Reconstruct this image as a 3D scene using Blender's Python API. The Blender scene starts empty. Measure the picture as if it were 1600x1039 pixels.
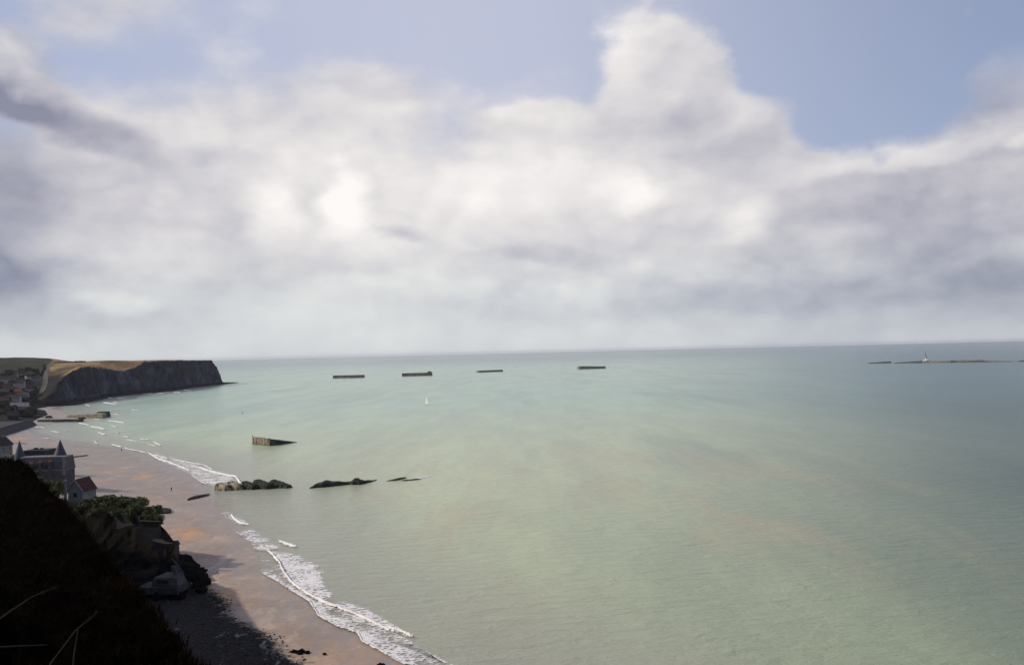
import bpy, bmesh, math, random
import numpy as np
from mathutils import Vector, Matrix, noise as mnoise
sc = bpy.context.scene
C = sc.collection
R = math.radians
random.seed(7)
# ---------------------------------------------------------------- camera
F_PX = 1570.0; HC = 50.0
pitch = math.atan(30.5 / F_PX); roll = math.atan(0.0239)
fw = Vector((0, math.cos(pitch), math.sin(pitch)))
up0 = Vector((0, -math.sin(pitch), math.cos(pitch))); rt0 = Vector((1, 0, 0))
rt = rt0 * math.cos(roll) - up0 * math.sin(roll)
up = up0 * math.cos(roll) + rt0 * math.sin(roll)
cam = bpy.data.objects.new('camera', bpy.data.cameras.new('camera')); C.objects.link(cam)
M = Matrix((rt, up, -fw)).transposed().to_4x4(); M.translation = (0, 0, HC)
cam.matrix_world = M
cam.data.sensor_width = 36; cam.data.lens = 36 * F_PX / 1600
cam.data.clip_start = 0.1; cam.data.clip_end = 500000
sc.camera = cam
# ---------------------------------------------------------------- view, sun, sky
sc.view_settings.view_transform = 'Standard'; sc.view_settings.look = 'None'
sc.view_settings.gamma = 1; sc.view_settings.exposure = 0.0
SUN_AZ = math.atan2(-1.0, 0.16); SUN_EL = R(33)      # azimuth from +Y towards +X: low on the left, a little ahead
to_sun = Vector((math.sin(SUN_AZ) * math.cos(SUN_EL), math.cos(SUN_AZ) * math.cos(SUN_EL), math.sin(SUN_EL)))
sl = bpy.data.lights.new('sun', 'SUN'); sl.energy = 3.4; sl.angle = R(0.5); sl.color = (1, 0.87, 0.72)
so = bpy.data.objects.new('sun', sl); C.objects.link(so)
so.rotation_euler = to_sun.to_track_quat('Z', 'Y').to_euler(); so.location = (-100, 0, 200)

class NT:
    def __init__(s, tree): s.t = tree; s.n = tree.nodes; s.l = tree.links
    def new(s, typ, **kw):
        n = s.n.new(typ)
        for k, v in kw.items(): setattr(n, k, v)
        return n
    def put(s, sock, v):
        if isinstance(v, bpy.types.NodeSocket): s.l.new(v, sock)
        elif v is not None: sock.default_value = v
    def m(s, op, a, b=None, c=None, clamp=False):
        n = s.new('ShaderNodeMath', operation=op); n.use_clamp = clamp
        s.put(n.inputs[0], a)
        if b is not None: s.put(n.inputs[1], b)
        if c is not None: s.put(n.inputs[2], c)
        return n.outputs[0]
    def vm(s, op, a, b=None, sc_=None):
        n = s.new('ShaderNodeVectorMath', operation=op); s.put(n.inputs[0], a)
        if b is not None: s.put(n.inputs[1], b)
        if sc_ is not None: s.put(n.inputs['Scale'], sc_)
        return n.outputs['Value'] if op in ('LENGTH', 'DOT_PRODUCT') else n.outputs[0]
    def mr(s, v, a, b, c=0.0, d=1.0, smooth=True):
        n = s.new('ShaderNodeMapRange', interpolation_type='SMOOTHSTEP' if smooth else 'LINEAR')
        s.put(n.inputs[0], v)
        for i, q in enumerate((a, b, c, d)): s.put(n.inputs[i + 1], q)
        return n.outputs[0]
    def mix(s, f, a, b, blend='MIX'):
        n = s.new('ShaderNodeMix', data_type='RGBA', blend_type=blend)
        s.put(n.inputs[0], f)
        for i, q in ((6, a), (7, b)):
            if isinstance(q, (tuple, list)) and len(q) == 3: q = (*q, 1)
            s.put(n.inputs[i], q)
        return n.outputs[2]
    def noise(s, vec, scale, detail=4, rough=0.55, dist=0.0, col=False):
        n = s.new('ShaderNodeTexNoise'); s.put(n.inputs['Vector'], vec)
        n.inputs['Scale'].default_value = scale; n.inputs['Detail'].default_value = detail
        n.inputs['Roughness'].default_value = rough; n.inputs['Distortion'].default_value = dist
        return n.outputs['Color' if col else 'Fac']
    def mapping(s, vec, loc=(0, 0, 0), rot=(0, 0, 0), scale=(1, 1, 1), typ='POINT'):
        n = s.new('ShaderNodeMapping', vector_type=typ); s.put(n.inputs[0], vec)
        n.inputs[1].default_value = loc; n.inputs[2].default_value = rot; n.inputs[3].default_value = scale
        return n.outputs[0]
    def ramp(s, f, stops):
        n = s.new('ShaderNodeValToRGB'); e = n.color_ramp.elements
        while len(e) < len(stops): e.new(0.5)
        for q, (p, c) in zip(e, stops): q.position = p; q.color = (*c, 1)
        s.put(n.inputs[0], f); return n.outputs[0]

def ray(px, py):
    return fw + rt * ((px - 800) / F_PX) + up * ((519.5 - py) / F_PX)
def P(px, py, z=0.0):
    d = ray(px, py); t = (z - HC) / d.z; return Vector((0, 0, HC)) + d * t
def PD(px, py, D):
    d = ray(px, py); return Vector((0, 0, HC)) + d * (D / d.y)

w = bpy.data.worlds.new('World'); sc.world = w; w.use_nodes = True
w.cycles.sampling_method = 'MANUAL'; w.cycles.sample_map_resolution = 512
N = NT(w.node_tree); N.n.clear()
tc = N.new('ShaderNodeTexCoord').outputs['Generated']
sky = N.new('ShaderNodeTexSky', sky_type='NISHITA', sun_disc=False)
sky.sun_elevation = SUN_EL; sky.sun_rotation = SUN_AZ; sky.air_density = 1.0; sky.dust_density = 1.3; sky.ozone_density = 2.0
sx = N.new('ShaderNodeSeparateXYZ'); N.put(sx.inputs[0], tc)
az = N.m('ARCTAN2', sx.outputs[0], sx.outputs[1]); el = N.m('ARCSINE', sx.outputs[2])
cb = N.new('ShaderNodeCombineXYZ'); N.put(cb.inputs[0], az); N.put(cb.inputs[1], el)
ae = cb.outputs[0]
d3 = N.vm('ADD', N.vm('MULTIPLY', tc, (1, 1, 1.7)), (3.1, 0.7, 1.9))          # clouds flatten towards the horizon
warp = N.vm('SUBTRACT', N.noise(d3, 4.5, 3, 0.6, col=True), (0.5, 0.5, 0.5))
warp2 = N.vm('SUBTRACT', N.noise(d3, 17.0, 4, 0.6, col=True), (0.5, 0.5, 0.5))
cw = N.vm('ADD', ae, N.vm('ADD', N.vm('MULTIPLY', warp, (0.13, 0.10, 0)), N.vm('MULTIPLY', warp2, (0.035, 0.032, 0))))
def blob(px, py, rx, ry, rot, amp, hard=0.0, acc=None):
    d = ray(px, py).normalized()
    a = math.atan2(d.x, d.y); e = math.asin(d.z)
    v = N.mapping(cw, (a, e, 0), (0, 0, -R(rot)), (rx / F_PX, ry / F_PX, 1), 'TEXTURE')
    f = N.mr(N.vm('LENGTH', v), 1.0, hard, 0.0, amp)
    return f if acc is None else N.m('ADD', acc, f)
n1 = N.noise(d3, 5.0, 8, 0.62, 0.0); n2 = N.noise(d3, 2.2, 5, 0.5)
n3 = N.noise(N.vm('MULTIPLY', tc, (1, 1, 3.2)), 7.0, 5, 0.56, 0.0)            # long low streaks
n4 = N.noise(d3, 13.0, 5, 0.60, 0.0)
def puff(vec, scale=7.5):
    v = N.new('ShaderNodeTexVoronoi', feature='F1', normalize=True); N.put(v.inputs['Vector'], vec)
    v.inputs['Scale'].default_value = scale; v.inputs['Detail'].default_value = 2.0; v.inputs['Roughness'].default_value = .58; v.inputs['Lacunarity'].default_value = 2.2
    return N.m('SUBTRACT', 1, v.outputs['Distance'])
pv0 = N.vm('ADD', N.vm('MULTIPLY', tc, (1, 1, 1.45)), N.vm('ADD', N.vm('SCALE', warp, sc_=.10), N.vm('SCALE', warp2, sc_=.022)))
pf0 = puff(pv0); pf1 = puff(N.vm('ADD', pv0, (-.016, 0, .020)))
relief = N.m('SUBTRACT', pf0, pf1)
pm = N.m('SUBTRACT', pf0, .62)
# coverage: full towards the horizon, open higher up
cov = N.mr(el, 0.155, 0.275, 1.1, -0.10)
cov = N.m('ADD', cov, N.m('MULTIPLY', N.m('SUBTRACT', n1, 0.5), 1.3))
cov = N.m('ADD', cov, N.m('MULTIPLY', N.m('SUBTRACT', n2, 0.5), 0.5)); cov = N.m('ADD', cov, N.m('MULTIPLY', N.m('SUBTRACT', n4, 0.5), 0.7))
COV = [(1020, 122, 138, 122, 0, 1.5, .5), (850, 190, 150, 60, 0, 1.2, .3), (1120, 215, 220, 95, 15, .75, .1), (1350, 130, 190, 170, 0, -1.6, .3), (1230, 60, 130, 110, 0, -1.2, .3),
       (1470, 290, 260, 50, -6, 1.2, .5), (1300, 215, 100, 55, 0, -.7, .2), (60, 110, 150, 60, 30, .9, .3), (150, 180, 170, 60, 28, .9, .3), (560, 150, 330, 90, -6, .75, .1), (300, 150, 240, 90, 0, .35, .1),
       (140, 15, 200, 90, 0, .7, .1), (560, 125, 150, 60, 0, .35, .0), (1560, 150, 110, 80, 0, .22, .0), (1490, 25, 70, 50, 0, .4, .1), (700, 50, 220, 90, 0, -.4, .2), (1570, 20, 90, 60, 0, -.3, .1)]
for b in COV: cov = blob(*b, acc=cov)
cov = N.m('ADD', cov, N.m('MULTIPLY', pm, 1.3))
alpha = N.mr(cov, 0.0, 1.1)
# brightness of the cloud
br = N.m('ADD', 0.585, N.m('MULTIPLY', N.m('SUBTRACT', n3, 0.5), 0.30))
br = N.m('ADD', br, N.m('MULTIPLY', N.m('SUBTRACT', n1, 0.5), 0.50)); br = N.m('ADD', br, N.m('MULTIPLY', N.m('SUBTRACT', n4, 0.5), 0.25)); br = N.m('ADD', br, N.m('ADD', N.m('MULTIPLY', relief, .62), N.m('MULTIPLY', pm, .22)))
BR = [(1560, 330, 560, 420, 0, -.27, .1), (-40, 200, 330, 460, 0, -.26, .1), (1350, 490, 560, 110, 0, -.22, .1), (545, 310, 62, 80, 0, .46, .0), (560, 385, 110, 70, 0, .16, 0), (440, 330, 60, 75, 0, .34, .0), (985, 292, 85, 45, 0, .34, .0), (1180, 335, 75, 45, -10, .26, .1),
      (950, 70, 85, 95, 0, .16, .0), (1000, 40, 90, 60, 0, .08, .0), (1060, 175, 75, 60, 0, -.22, .1), (820, 180, 110, 45, 0, .2, .0), (830, 275, 330, 85, 0, .20, .1), (720, 350, 460, 130, 0, .10, 0),
      (625, 368, 62, 26, 0, -.3, .1), (830, 412, 150, 20, 0, -.16, .1), (10, 410, 130, 60, 10, -.32, .0), (120, 165, 200, 52, 26, -.42, .1), (40, 90, 120, 34, 28, .2, .2), (0, 280, 130, 200, 0, -.16, 0),
      (1220, 452, 300, 40, -2, -.16, .2), (1400, 385, 320, 95, -4, -.13, .0), (1560, 440, 160, 80, 0, -.22, 0), (1450, 248, 240, 26, -5, .22, .2), (1592, 236, 36, 18, -30, .22, .0), (1150, 230, 160, 60, 0, -.16, 0),
      (300, 300, 280, 120, 0, -.05, 0), (60, 480, 380, 90, 0, -.26, 0), (215, 455, 90, 26, 0, .2, .1), (950, 480, 320, 30, 0, -.12, 0), (1560, 150, 120, 90, 0, -.12, 0), (640, 465, 130, 30, 0, .08, 0), (360, 240, 90, 22, 0, -.15, 0)]
for b in BR: br = blob(*b, acc=br)
low = N.mr(el, 0.085, 0.0)                                                    # the veil over the horizon evens the clouds out
br = N.m('ADD', N.m('MULTIPLY', br, N.m('SUBTRACT', 1, N.m('MULTIPLY', low, .55))), N.m('MULTIPLY', low, .305))
ccol = N.ramp(br, [(0.0, (.26, .265, .35)), (0.28, (.47, .465, .53)), (0.5, (.64, .625, .655)), (0.72, (.80, .77, .765)), (1.0, (1.0, .965, .94))])
skyc = N.vm('MULTIPLY', N.vm('SCALE', sky.outputs[0], sc_=0.088), (.92, 1.0, 1.2))
ccol = N.mix(N.mr(el, .14, .02, 0, 1), ccol, N.vm('MULTIPLY', ccol, (.96, 1.03, 1.02)))
veil = N.mix(N.mr(N.m('ABSOLUTE', N.m('ADD', az, .07)), 0, .62, .90, .34), skyc, (.56, .585, .72))
final = N.mix(N.m('MULTIPLY', alpha, 0.97), veil, ccol)
below = N.mr(el, 0.0, -0.02)
final = N.mix(below, final, (.34, .40, .42))
bg = N.new('ShaderNodeBackground'); N.put(bg.inputs[0], final); bg.inputs[1].default_value = 1.0
wo = N.new('ShaderNodeOutputWorld'); N.l.new(bg.outputs[0], wo.inputs[0])

# ---------------------------------------------------------------- helpers
def setp(o, label=None, cat=None, group=None, kind=None):
    if label: o['label'] = label
    if cat: o['category'] = cat
    if group: o['group'] = group
    if kind: o['kind'] = kind
    return o
def mkobj(name, me, mat=None, parent=None, **kw):
    o = bpy.data.objects.new(name, me); C.objects.link(o)
    if mat is not None and len(me.materials) == 0: me.materials.append(mat)
    if parent is not None: o.parent = parent
    return setp(o, **kw)
def empty(name, loc, rz=0.0, **kw):
    o = bpy.data.objects.new(name, None); C.objects.link(o); o.location = loc; o.rotation_euler = (0, 0, rz)
    o.empty_display_size = 0.5
    return setp(o, **kw)
def smooth(me, v=True):
    me.polygons.foreach_set('use_smooth', [v] * len(me.polygons)); return me
def grid_mesh(name, V, sm=True, attrs=None):
    r, c = V.shape[:2]
    idx = np.arange(r * c).reshape(r, c)
    f = np.stack([idx[:-1, :-1], idx[:-1, 1:], idx[1:, 1:], idx[1:, :-1]], -1).reshape(-1, 4)
    me = bpy.data.meshes.new(name); me.from_pydata(V.reshape(-1, 3).tolist(), [], f.tolist()); me.update()
    if attrs:
        for k, a in attrs.items():
            at = me.attributes.new(k, 'FLOAT', 'POINT'); at.data.foreach_set('value', a.reshape(-1).astype(np.float32))
    return smooth(me, sm)
def pymesh(name, v, f, sm=False):
    me = bpy.data.meshes.new(name); me.from_pydata([tuple(q) for q in v], [], f); me.update(); return smooth(me, sm)
class MB:
    def __init__(s): s.v = []; s.f = []
    def add(s, v, f):
        b = len(s.v); s.v += [tuple(q) for q in v]; s.f += [[i + b for i in q] for q in f]; return s
    def box(s, x0, x1, y0, y1, z0, z1, top=None):
        a, b, c, d = (x0, x1, y0, y1) if top is None else top
        return s.add([(x0, y0, z0), (x1, y0, z0), (x1, y1, z0), (x0, y1, z0), (a, c, z1), (b, c, z1), (b, d, z1), (a, d, z1)],
                     [(3, 2, 1, 0), (4, 5, 6, 7), (0, 1, 5, 4), (1, 2, 6, 5), (2, 3, 7, 6), (3, 0, 4, 7)])
    def cyl(s, x, y, z0, z1, r0, r1, n=14):
        v = [(x + r * math.cos(2 * math.pi * k / n), y + r * math.sin(2 * math.pi * k / n), z) for z, r in ((z0, r0), (z1, max(r1, .001))) for k in range(n)]
        f = [(k, (k + 1) % n, n + (k + 1) % n, n + k) for k in range(n)] + [tuple(range(n))[::-1], tuple(range(n, 2 * n))]
        return s.add(v, f)
    def build(s, name, mat, parent=None, sm=False, **kw):
        return mkobj(name, pymesh(name, s.v, s.f, sm), mat, parent, **kw)
def bevelled(o, wd=0.05, seg=1):
    bm = bmesh.new(); bm.from_mesh(o.data)
    bmesh.ops.bevel(bm, geom=list(bm.edges), offset=wd, segments=seg, affect='EDGES', clamp_overlap=True)
    bm.to_mesh(o.data); bm.free(); return o
def fbm(x, y, z=0.0, H=0.8, oct_=5): return mnoise.fractal(Vector((x, y, z)), H, 2.0, oct_, noise_basis='PERLIN_ORIGINAL')
def sstep(a, b, v):
    t = np.clip((np.asarray(v, float) - a) / (b - a), 0, 1); return t * t * (3 - 2 * t)

def material(name, stops, scale=1.0, rough=0.85, bump=0.3, bscale=None, spec=0.3, stretch=(1, 1, 1), world=False, detail=6):
    m = bpy.data.materials.new(name); m.use_nodes = True; N = NT(m.node_tree)
    b = N.n['Principled BSDF']; g = N.new('ShaderNodeNewGeometry').outputs['Position'] if world else N.new('ShaderNodeTexCoord').outputs['Object']
    g = N.mapping(g, scale=stretch)
    f = N.noise(g, scale, detail, 0.62, 0.2)
    f = N.mr(f, 0.3, 0.7, 0, 1, smooth=False)
    c = N.ramp(f, stops); N.put(b.inputs['Base Color'], c)
    b.inputs['Roughness'].default_value = rough; b.inputs['Specular IOR Level'].default_value = spec
    if bump:
        bn = N.new('ShaderNodeBump'); bn.inputs['Strength'].default_value = bump; bn.inputs['Distance'].default_value = 0.3 / (bscale or scale)
        N.put(bn.inputs['Height'], N.noise(g, bscale or scale * 3, 6, 0.6)); N.l.new(bn.outputs[0], b.inputs['Normal'])
    return m
MT = {}
MT['concrete'] = material('concrete', [(0, (.05, .042, .03)), (.42, (.22, .19, .135)), (1, (.42, .35, .25))], .5, bump=.5)
MT['dark_concrete'] = material('dark_concrete', [(0, (.012, .012, .012)), (.5, (.035, .032, .028)), (1, (.09, .08, .06))], .35, bump=.6)
MT['far_concrete'] = material('far_concrete', [(0, (.07, .066, .06)), (.5, (.18, .16, .125)), (1, (.34, .28, .19))], .09, bump=.5, stretch=(1, 1, 2))
MT['weed'] = material('weed', [(0, (.004, .006, .003)), (.5, (.011, .018, .007)), (1, (.03, .045, .013))], .9, rough=.7, bump=1)
MT['rock'] = material('rock', [(0, (.002, .002, .002)), (.5, (.0035, .0035, .004)), (1, (.008, .008, .009))], .8, bump=1, spec=.03, rough=1)
MT['slate'] = material('slate', [(0, (.02, .023, .033)), (.5, (.036, .041, .055)), (1, (.06, .064, .082))], 1.5, rough=.6, bump=.2, stretch=(1, 1, 3))
MT['stone'] = material('stone', [(0, (.024, .025, .03)), (.5, (.042, .043, .05)), (1, (.072, .072, .076))], .8, bump=.2)
MT['dark_stone'] = material('dark_stone', [(0, (.008, .008, .01)), (.5, (.018, .018, .022)), (1, (.04, .038, .04))], .8, bump=.4)
MT['terracotta'] = material('terracotta', [(0, (.20, .055, .028)), (1, (.34, .11, .05))], 3, bump=.1)
MT['red_tile'] = material('red_tile', [(0, (.03, .007, .006)), (.5, (.05, .013, .010)), (1, (.085, .026, .017))], 2, bump=.4)
MT['white'] = material('white_render', [(0, (.20, .20, .20)), (1, (.36, .35, .33))], .6, bump=.05)
MT['grey_white'] = material('grey_white', [(0, (.10, .105, .12)), (1, (.18, .18, .19))], .6, bump=.05)
MT['dark_roof'] = material('dark_roof', [(0, (.01, .01, .013)), (1, (.03, .028, .03))], 1, bump=.3)
MT['glass'] = material('window_glass', [(0, (.012, .014, .018)), (1, (.03, .035, .04))], .5, rough=.15, bump=0, spec=.5)
MT['sail'] = material('sail_cloth', [(0, (.82, .81, .78)), (1, (.88, .87, .84))], .8, bump=0)
MT['red'] = material('red_paint', [(0, (.40, .04, .03)), (1, (.55, .07, .04))], 2, bump=0)
MT['bark'] = material('bark', [(0, (.03, .022, .015)), (1, (.08, .06, .04))], 4, bump=.5)
MT['leaf'] = material('shrub_leaf', [(0, (.014, .022, .005)), (.5, (.05, .062, .011)), (1, (.13, .14, .024))], 1.3, rough=.6, bump=0)
MT['tree_leaf'] = material('tree_leaf', [(0, (.006, .009, .006)), (.5, (.013, .018, .010)), (1, (.025, .03, .014))], .3, rough=.7, bump=0)
MT['cloth'] = material('dark_cloth', [(0, (.015, .015, .02)), (1, (.04, .035, .04))], 3, bump=0)
MT['skin'] = material('skin', [(0, (.30, .17, .12)), (1, (.40, .24, .17))], 5, bump=0)
MT['straw'] = material('dry_straw', [(0, (.009, .006, .003)), (1, (.020, .014, .007))], 8, bump=0)
MT['gull_white'] = material('gull_white', [(0, (.6, .6, .6)), (1, (.78, .78, .78))], 9, bump=0)
MT['gull_grey'] = material('gull_grey', [(0, (.25, .26, .28)), (1, (.38, .39, .41))], 9, bump=0)
MT['blue_hull'] = material('blue_paint', [(0, (.03, .07, .12)), (1, (.05, .11, .17))], 1, bump=0)
MT['shrub_base'] = MT['bark']

# ---------------------------------------------------------------- coast line
WL = [(900, 1250), (700, 1085), (632, 1039), (559, 989), (497, 963), (483, 938), (430, 907), (410, 893), (390, 848), (365, 830), (350, 812), (338, 785), (322, 757), (298, 742), (250, 722), (225, 708), (190, 700),
      (140, 694), (110, 690), (70, 684), (48, 676), (48, 668), (95, 657), (105, 648), (95, 641), (78, 638.5), (87.6, 635.6), (119, 632.5), (150, 626), (175, 620), (224, 615), (267.6, 611), (305, 605), (351, 600.5), (372, 598)]
wl = sorted([(P(*q).y, P(*q).x) for q in WL])
wl += [(wl[-1][0] + 12, -600), (wl[-1][0] + 30, -800), (wl[-1][0] + 60, -1500), (wl[-1][0] + 100, -2600), (9000, -9000)]
wy = np.array([a for a, b in wl]); wx = np.array([b for a, b in wl])
def Xs(y): return np.interp(y, wy, wx)

# ---------------------------------------------------------------- sea
def sea_material():
    m = bpy.data.materials.new('sea_water'); m.use_nodes = True; N = NT(m.node_tree); b = N.n['Principled BSDF']
    g = N.new('ShaderNodeNewGeometry').outputs['Position']
    s = N.new('ShaderNodeSeparateXYZ'); N.put(s.inputs[0], g); X, Y = s.outputs[0], s.outputs[1]
    big = N.noise(N.mapping(g, scale=(1, .35, 1)), .006, 5, .55, .5)
    mid = N.noise(N.mapping(g, scale=(1, .22, 1), rot=(0, 0, R(-8))), .03, 5, .6, .6)
    # silt near the shore, greener water further out, vignette-like darkening painted in to the right
    nz = N.m('MULTIPLY', N.m('SUBTRACT', big, .5), 150)
    c = N.mix(N.mr(Y, 350, 1100), (.49, .55, .33), (.34, .49, .365))
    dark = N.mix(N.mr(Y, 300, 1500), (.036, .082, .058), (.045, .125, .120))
    off = N.m('ADD', N.m('SUBTRACT', X, N.m('MULTIPLY', Y, .25)), nz)                # lens falloff painted into the water colour beyond this line
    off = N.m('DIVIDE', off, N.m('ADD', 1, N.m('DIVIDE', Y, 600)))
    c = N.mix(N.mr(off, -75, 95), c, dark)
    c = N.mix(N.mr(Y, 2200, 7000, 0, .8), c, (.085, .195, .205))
    silt = N.mr(N.m('ADD', mid, N.m('MULTIPLY', N.m('SUBTRACT', big, .5), .6)), .46, .66, 0, .85)
    silt = N.m('MULTIPLY', N.m('MULTIPLY', silt, .8), N.m('MULTIPLY', N.mr(Y, 700, 200), N.mr(off, 70, -20)))
    c = N.mix(silt, c, (.46, .37, .215))
    c = N.mix(N.mr(N.noise(N.mapping(g, scale=(1, .12, 1)), .012, 5, .65), .45, .75, 0, .42), c, (.13, .19, .16)); c = N.mix(N.mr(N.noise(N.mapping(g, scale=(.5, .1, 1), rot=(0, 0, R(5))), .07, 6, .7), .35, .7, .22, 0), c, (.10, .14, .12))
    # shallows: distance from the water line
    cr = N.new('ShaderNodeValToRGB'); e = cr.color_ramp.elements; ys = [60, 162, 205, 240, 272, 300, 343, 400, 470, 520, 570, 650, 730, 800, 870, 960, 1060, 1150, 1250, 1450, 1700, 2077]
    while len(e) < len(ys): e.new(.5)
    for q, y in zip(e, ys): q.position = y / 2200; v_ = -float(Xs(y)) / 700; q.color = (v_, v_, v_, 1)
    N.put(cr.inputs[0], N.m('DIVIDE', Y, 2200))
    dsh = N.m('ADD', N.m('ADD', X, N.m('MULTIPLY', cr.outputs[0], 700)), N.m('MULTIPLY', N.m('SUBTRACT', mid, .5), 22))
    c = N.mix(N.m('MULTIPLY', N.mr(dsh, 10, 75, .75, 0), N.mr(Y, 2150, 2000)), c, (.30, .295, .235)); c = N.mix(N.m('MULTIPLY', N.mr(dsh, -2, 9, .8, 0), N.mr(Y, 2150, 2000)), c, (.24, .20, .165))
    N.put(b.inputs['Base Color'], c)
    b.inputs['Roughness'].default_value = .22; b.inputs['IOR'].default_value = 1.333
    b.inputs['Specular IOR Level'].default_value = .30
    g1 = N.mapping(g, rot=(0, 0, R(14)), scale=(1, 2.2, 1))
    h = N.m('ADD', N.m('MULTIPLY', N.noise(g1, .12, 5, .62, .4), 1.9), N.m('MULTIPLY', N.noise(g1, .9, 5, .6, .3), .42))
    h = N.m('ADD', h, N.m('MULTIPLY', N.noise(g, .025, 3, .5), 1.5))
    bn = N.new('ShaderNodeBump'); bn.inputs['Strength'].default_value = .6; bn.inputs['Distance'].default_value = .8
    N.put(bn.inputs['Height'], h); N.l.new(bn.outputs[0], b.inputs['Normal'])
    return m
S = 40000
xs_ = np.concatenate([-np.geomspace(S, 100, 24), np.linspace(-90, 90, 7), np.geomspace(100, S, 24)])
ys_ = np.concatenate([[-S, -3000, -200], np.linspace(0, 400, 9), np.geomspace(450, S, 30)])
V = np.array([[(x, y, 0.0) for x in xs_] for y in ys_])
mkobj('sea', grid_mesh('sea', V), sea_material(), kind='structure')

# ---------------------------------------------------------------- beach
def bz(s, y):
    z = np.where(s < 0, .035 * s, .022 * s)
    z = z + np.clip(s - 30, 0, 60) * .035
    return z
def sand_material():
    m = bpy.data.materials.new('sand'); m.use_nodes = True; N = NT(m.node_tree); b = N.n['Principled BSDF']
    g = N.new('ShaderNodeNewGeometry').outputs['Position']
    at = N.new('ShaderNodeAttribute', attribute_name='shore'); s = at.outputs['Fac']
    sy = N.new('ShaderNodeSeparateXYZ'); N.put(sy.inputs[0], g); Y = sy.outputs[1]
    n1 = N.noise(g, .07, 6, .6, .4); n2 = N.noise(g, .8, 6, .65); n4 = N.noise(N.mapping(g, rot=(0, 0, R(20)), scale=(1, .25, 1)), .12, 5, .6, .8)
    c = N.mix(N.mr(n1, .35, .65), (.35, .262, .20), (.48, .355, .265))
    c = N.mix(N.mr(n2, .35, .65, 0, .45), c, (.27, .20, .155)); c = N.mix(N.mr(N.noise(N.mapping(g, rot=(0, 0, R(24)), scale=(1, .22, 1)), .5, 6, .7, .5), .5, .7, 0, .4), c, (.52, .42, .34))
    wet = N.mr(N.m('ADD', s, N.m('MULTIPLY', N.m('SUBTRACT', n4, .5), 26)), 4, 15, 1, 0)
    pool = N.mr(n4, .56, .60, 0, .9)
    far = N.mr(Y, 240, 330, 0, .6)
    wet = N.m('MAXIMUM', wet, N.m('MAXIMUM', pool, far))
    cw_ = N.mix(1, c, (.74, .76, .77), 'MULTIPLY')
    c = N.mix(wet, c, cw_)
    wrp = N.vm('ADD', g, N.vm('MULTIPLY', N.vm('SUBTRACT', N.noise(g, .15, 4, .6, col=True), (.5, .5, .5)), (13, 13, 0)))
    dry = None
    for (px, py, rx, ry, amp) in [(290, 829, 4.6, 13, .9), (222, 742, 6, 13, .6), (170, 735, 9, 10, .35), (345, 925, 3, 8, .8), (110, 668, 12, 16, .4), (30, 684, 8, 18, .7), (150, 752, 12, 8, .35), (225, 780, 9, 12, .25), (85, 648, 14, 14, .5), (560, 1010, 12, 10, .2)]:
        p = P(px, py, 1)
        v = N.mapping(wrp, (p.x, p.y, 0), (0, 0, R(18)), (rx, ry, 1e6), 'TEXTURE')
        f = N.mr(N.vm('LENGTH', v), 1.3, .2, 0, amp); dry = f if dry is None else N.m('MAXIMUM', dry, f)
    c = N.mix(N.mr(Y, 260, 480, 0, .55), c, (.265, .25, .228)); c = N.mix(N.m('MULTIPLY', dry, N.mr(n2, .3, .6, .6, 1)), c, (.56, .32, .16))
    wet = N.m('MULTIPLY', wet, N.m('SUBTRACT', 1, dry))
    run = N.noise(N.mapping(wrp, rot=(0, 0, R(28)), scale=(1, .14, 1)), .35, 6, .68, .6)
    c = N.mix(N.mr(run, .50, .62, 0, .5), c, (.24, .215, .22)); c = N.mix(N.mr(run, .44, .36, 0, .35), c, (.55, .45, .36))
    # shingle bank under the near cliff
    sh = N.mr(N.m('ADD', s, N.m('MULTIPLY', N.m('SUBTRACT', N.noise(g, .35, 6, .7), .5), 14)), 15, 19)
    sh = N.m('MULTIPLY', sh, N.mr(Y, 232, 215))
    vr = N.new('ShaderNodeTexVoronoi'); N.put(vr.inputs['Vector'], g); vr.inputs['Scale'].default_value = 1.6
    peb = N.mix(N.mr(vr.outputs['Distance'], .1, .6), (.030, .023, .022), (.005, .004, .004))
    c = N.mix(sh, c, peb)
    N.put(b.inputs['Base Color'], c)
    N.put(b.inputs['Roughness'], N.mr(wet, 0, 1, .85, .42, smooth=False))
    N.put(b.inputs['Specular IOR Level'], N.mr(wet, 0, 1, .12, .30, smooth=False))
    bn = N.new('ShaderNodeBump'); bn.inputs['Distance'].default_value = .25
    N.put(bn.inputs['Strength'], N.mr(wet, 0, 1, .5, .12))
    N.put(bn.inputs['Height'], N.m('ADD', n2, N.m('MULTIPLY', N.m('MULTIPLY', vr.outputs['Distance'], sh), -1.5))); N.l.new(bn.outputs[0], b.inputs['Normal'])
    return m
rows = np.concatenate([np.arange(30, 420, 2.0), np.arange(420, 1160, 5.0)])
cols = np.concatenate([np.linspace(-40, -8, 6), np.linspace(-6, 40, 38), np.linspace(44, 150, 20)])
V = np.zeros((len(rows), len(cols), 3)); A = np.zeros(V.shape[:2])
for i, y in enumerate(rows):
    x0 = float(Xs(y))
    for j, s in enumerate(cols):
        n = fbm((x0 - s) * .035, y * .02, 3.0); n2 = fbm((x0 - s) * .2, y * .12, 7.0)
        z = float(bz(s, y)) + .10 * n * min(1, max(0, (s + 8) / 16)) + .03 * n2
        V[i, j] = (x0 - s, y, z); A[i, j] = s
mkobj('beach', grid_mesh('beach', V, attrs={'shore': A}), sand_material(), kind='structure')

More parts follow.
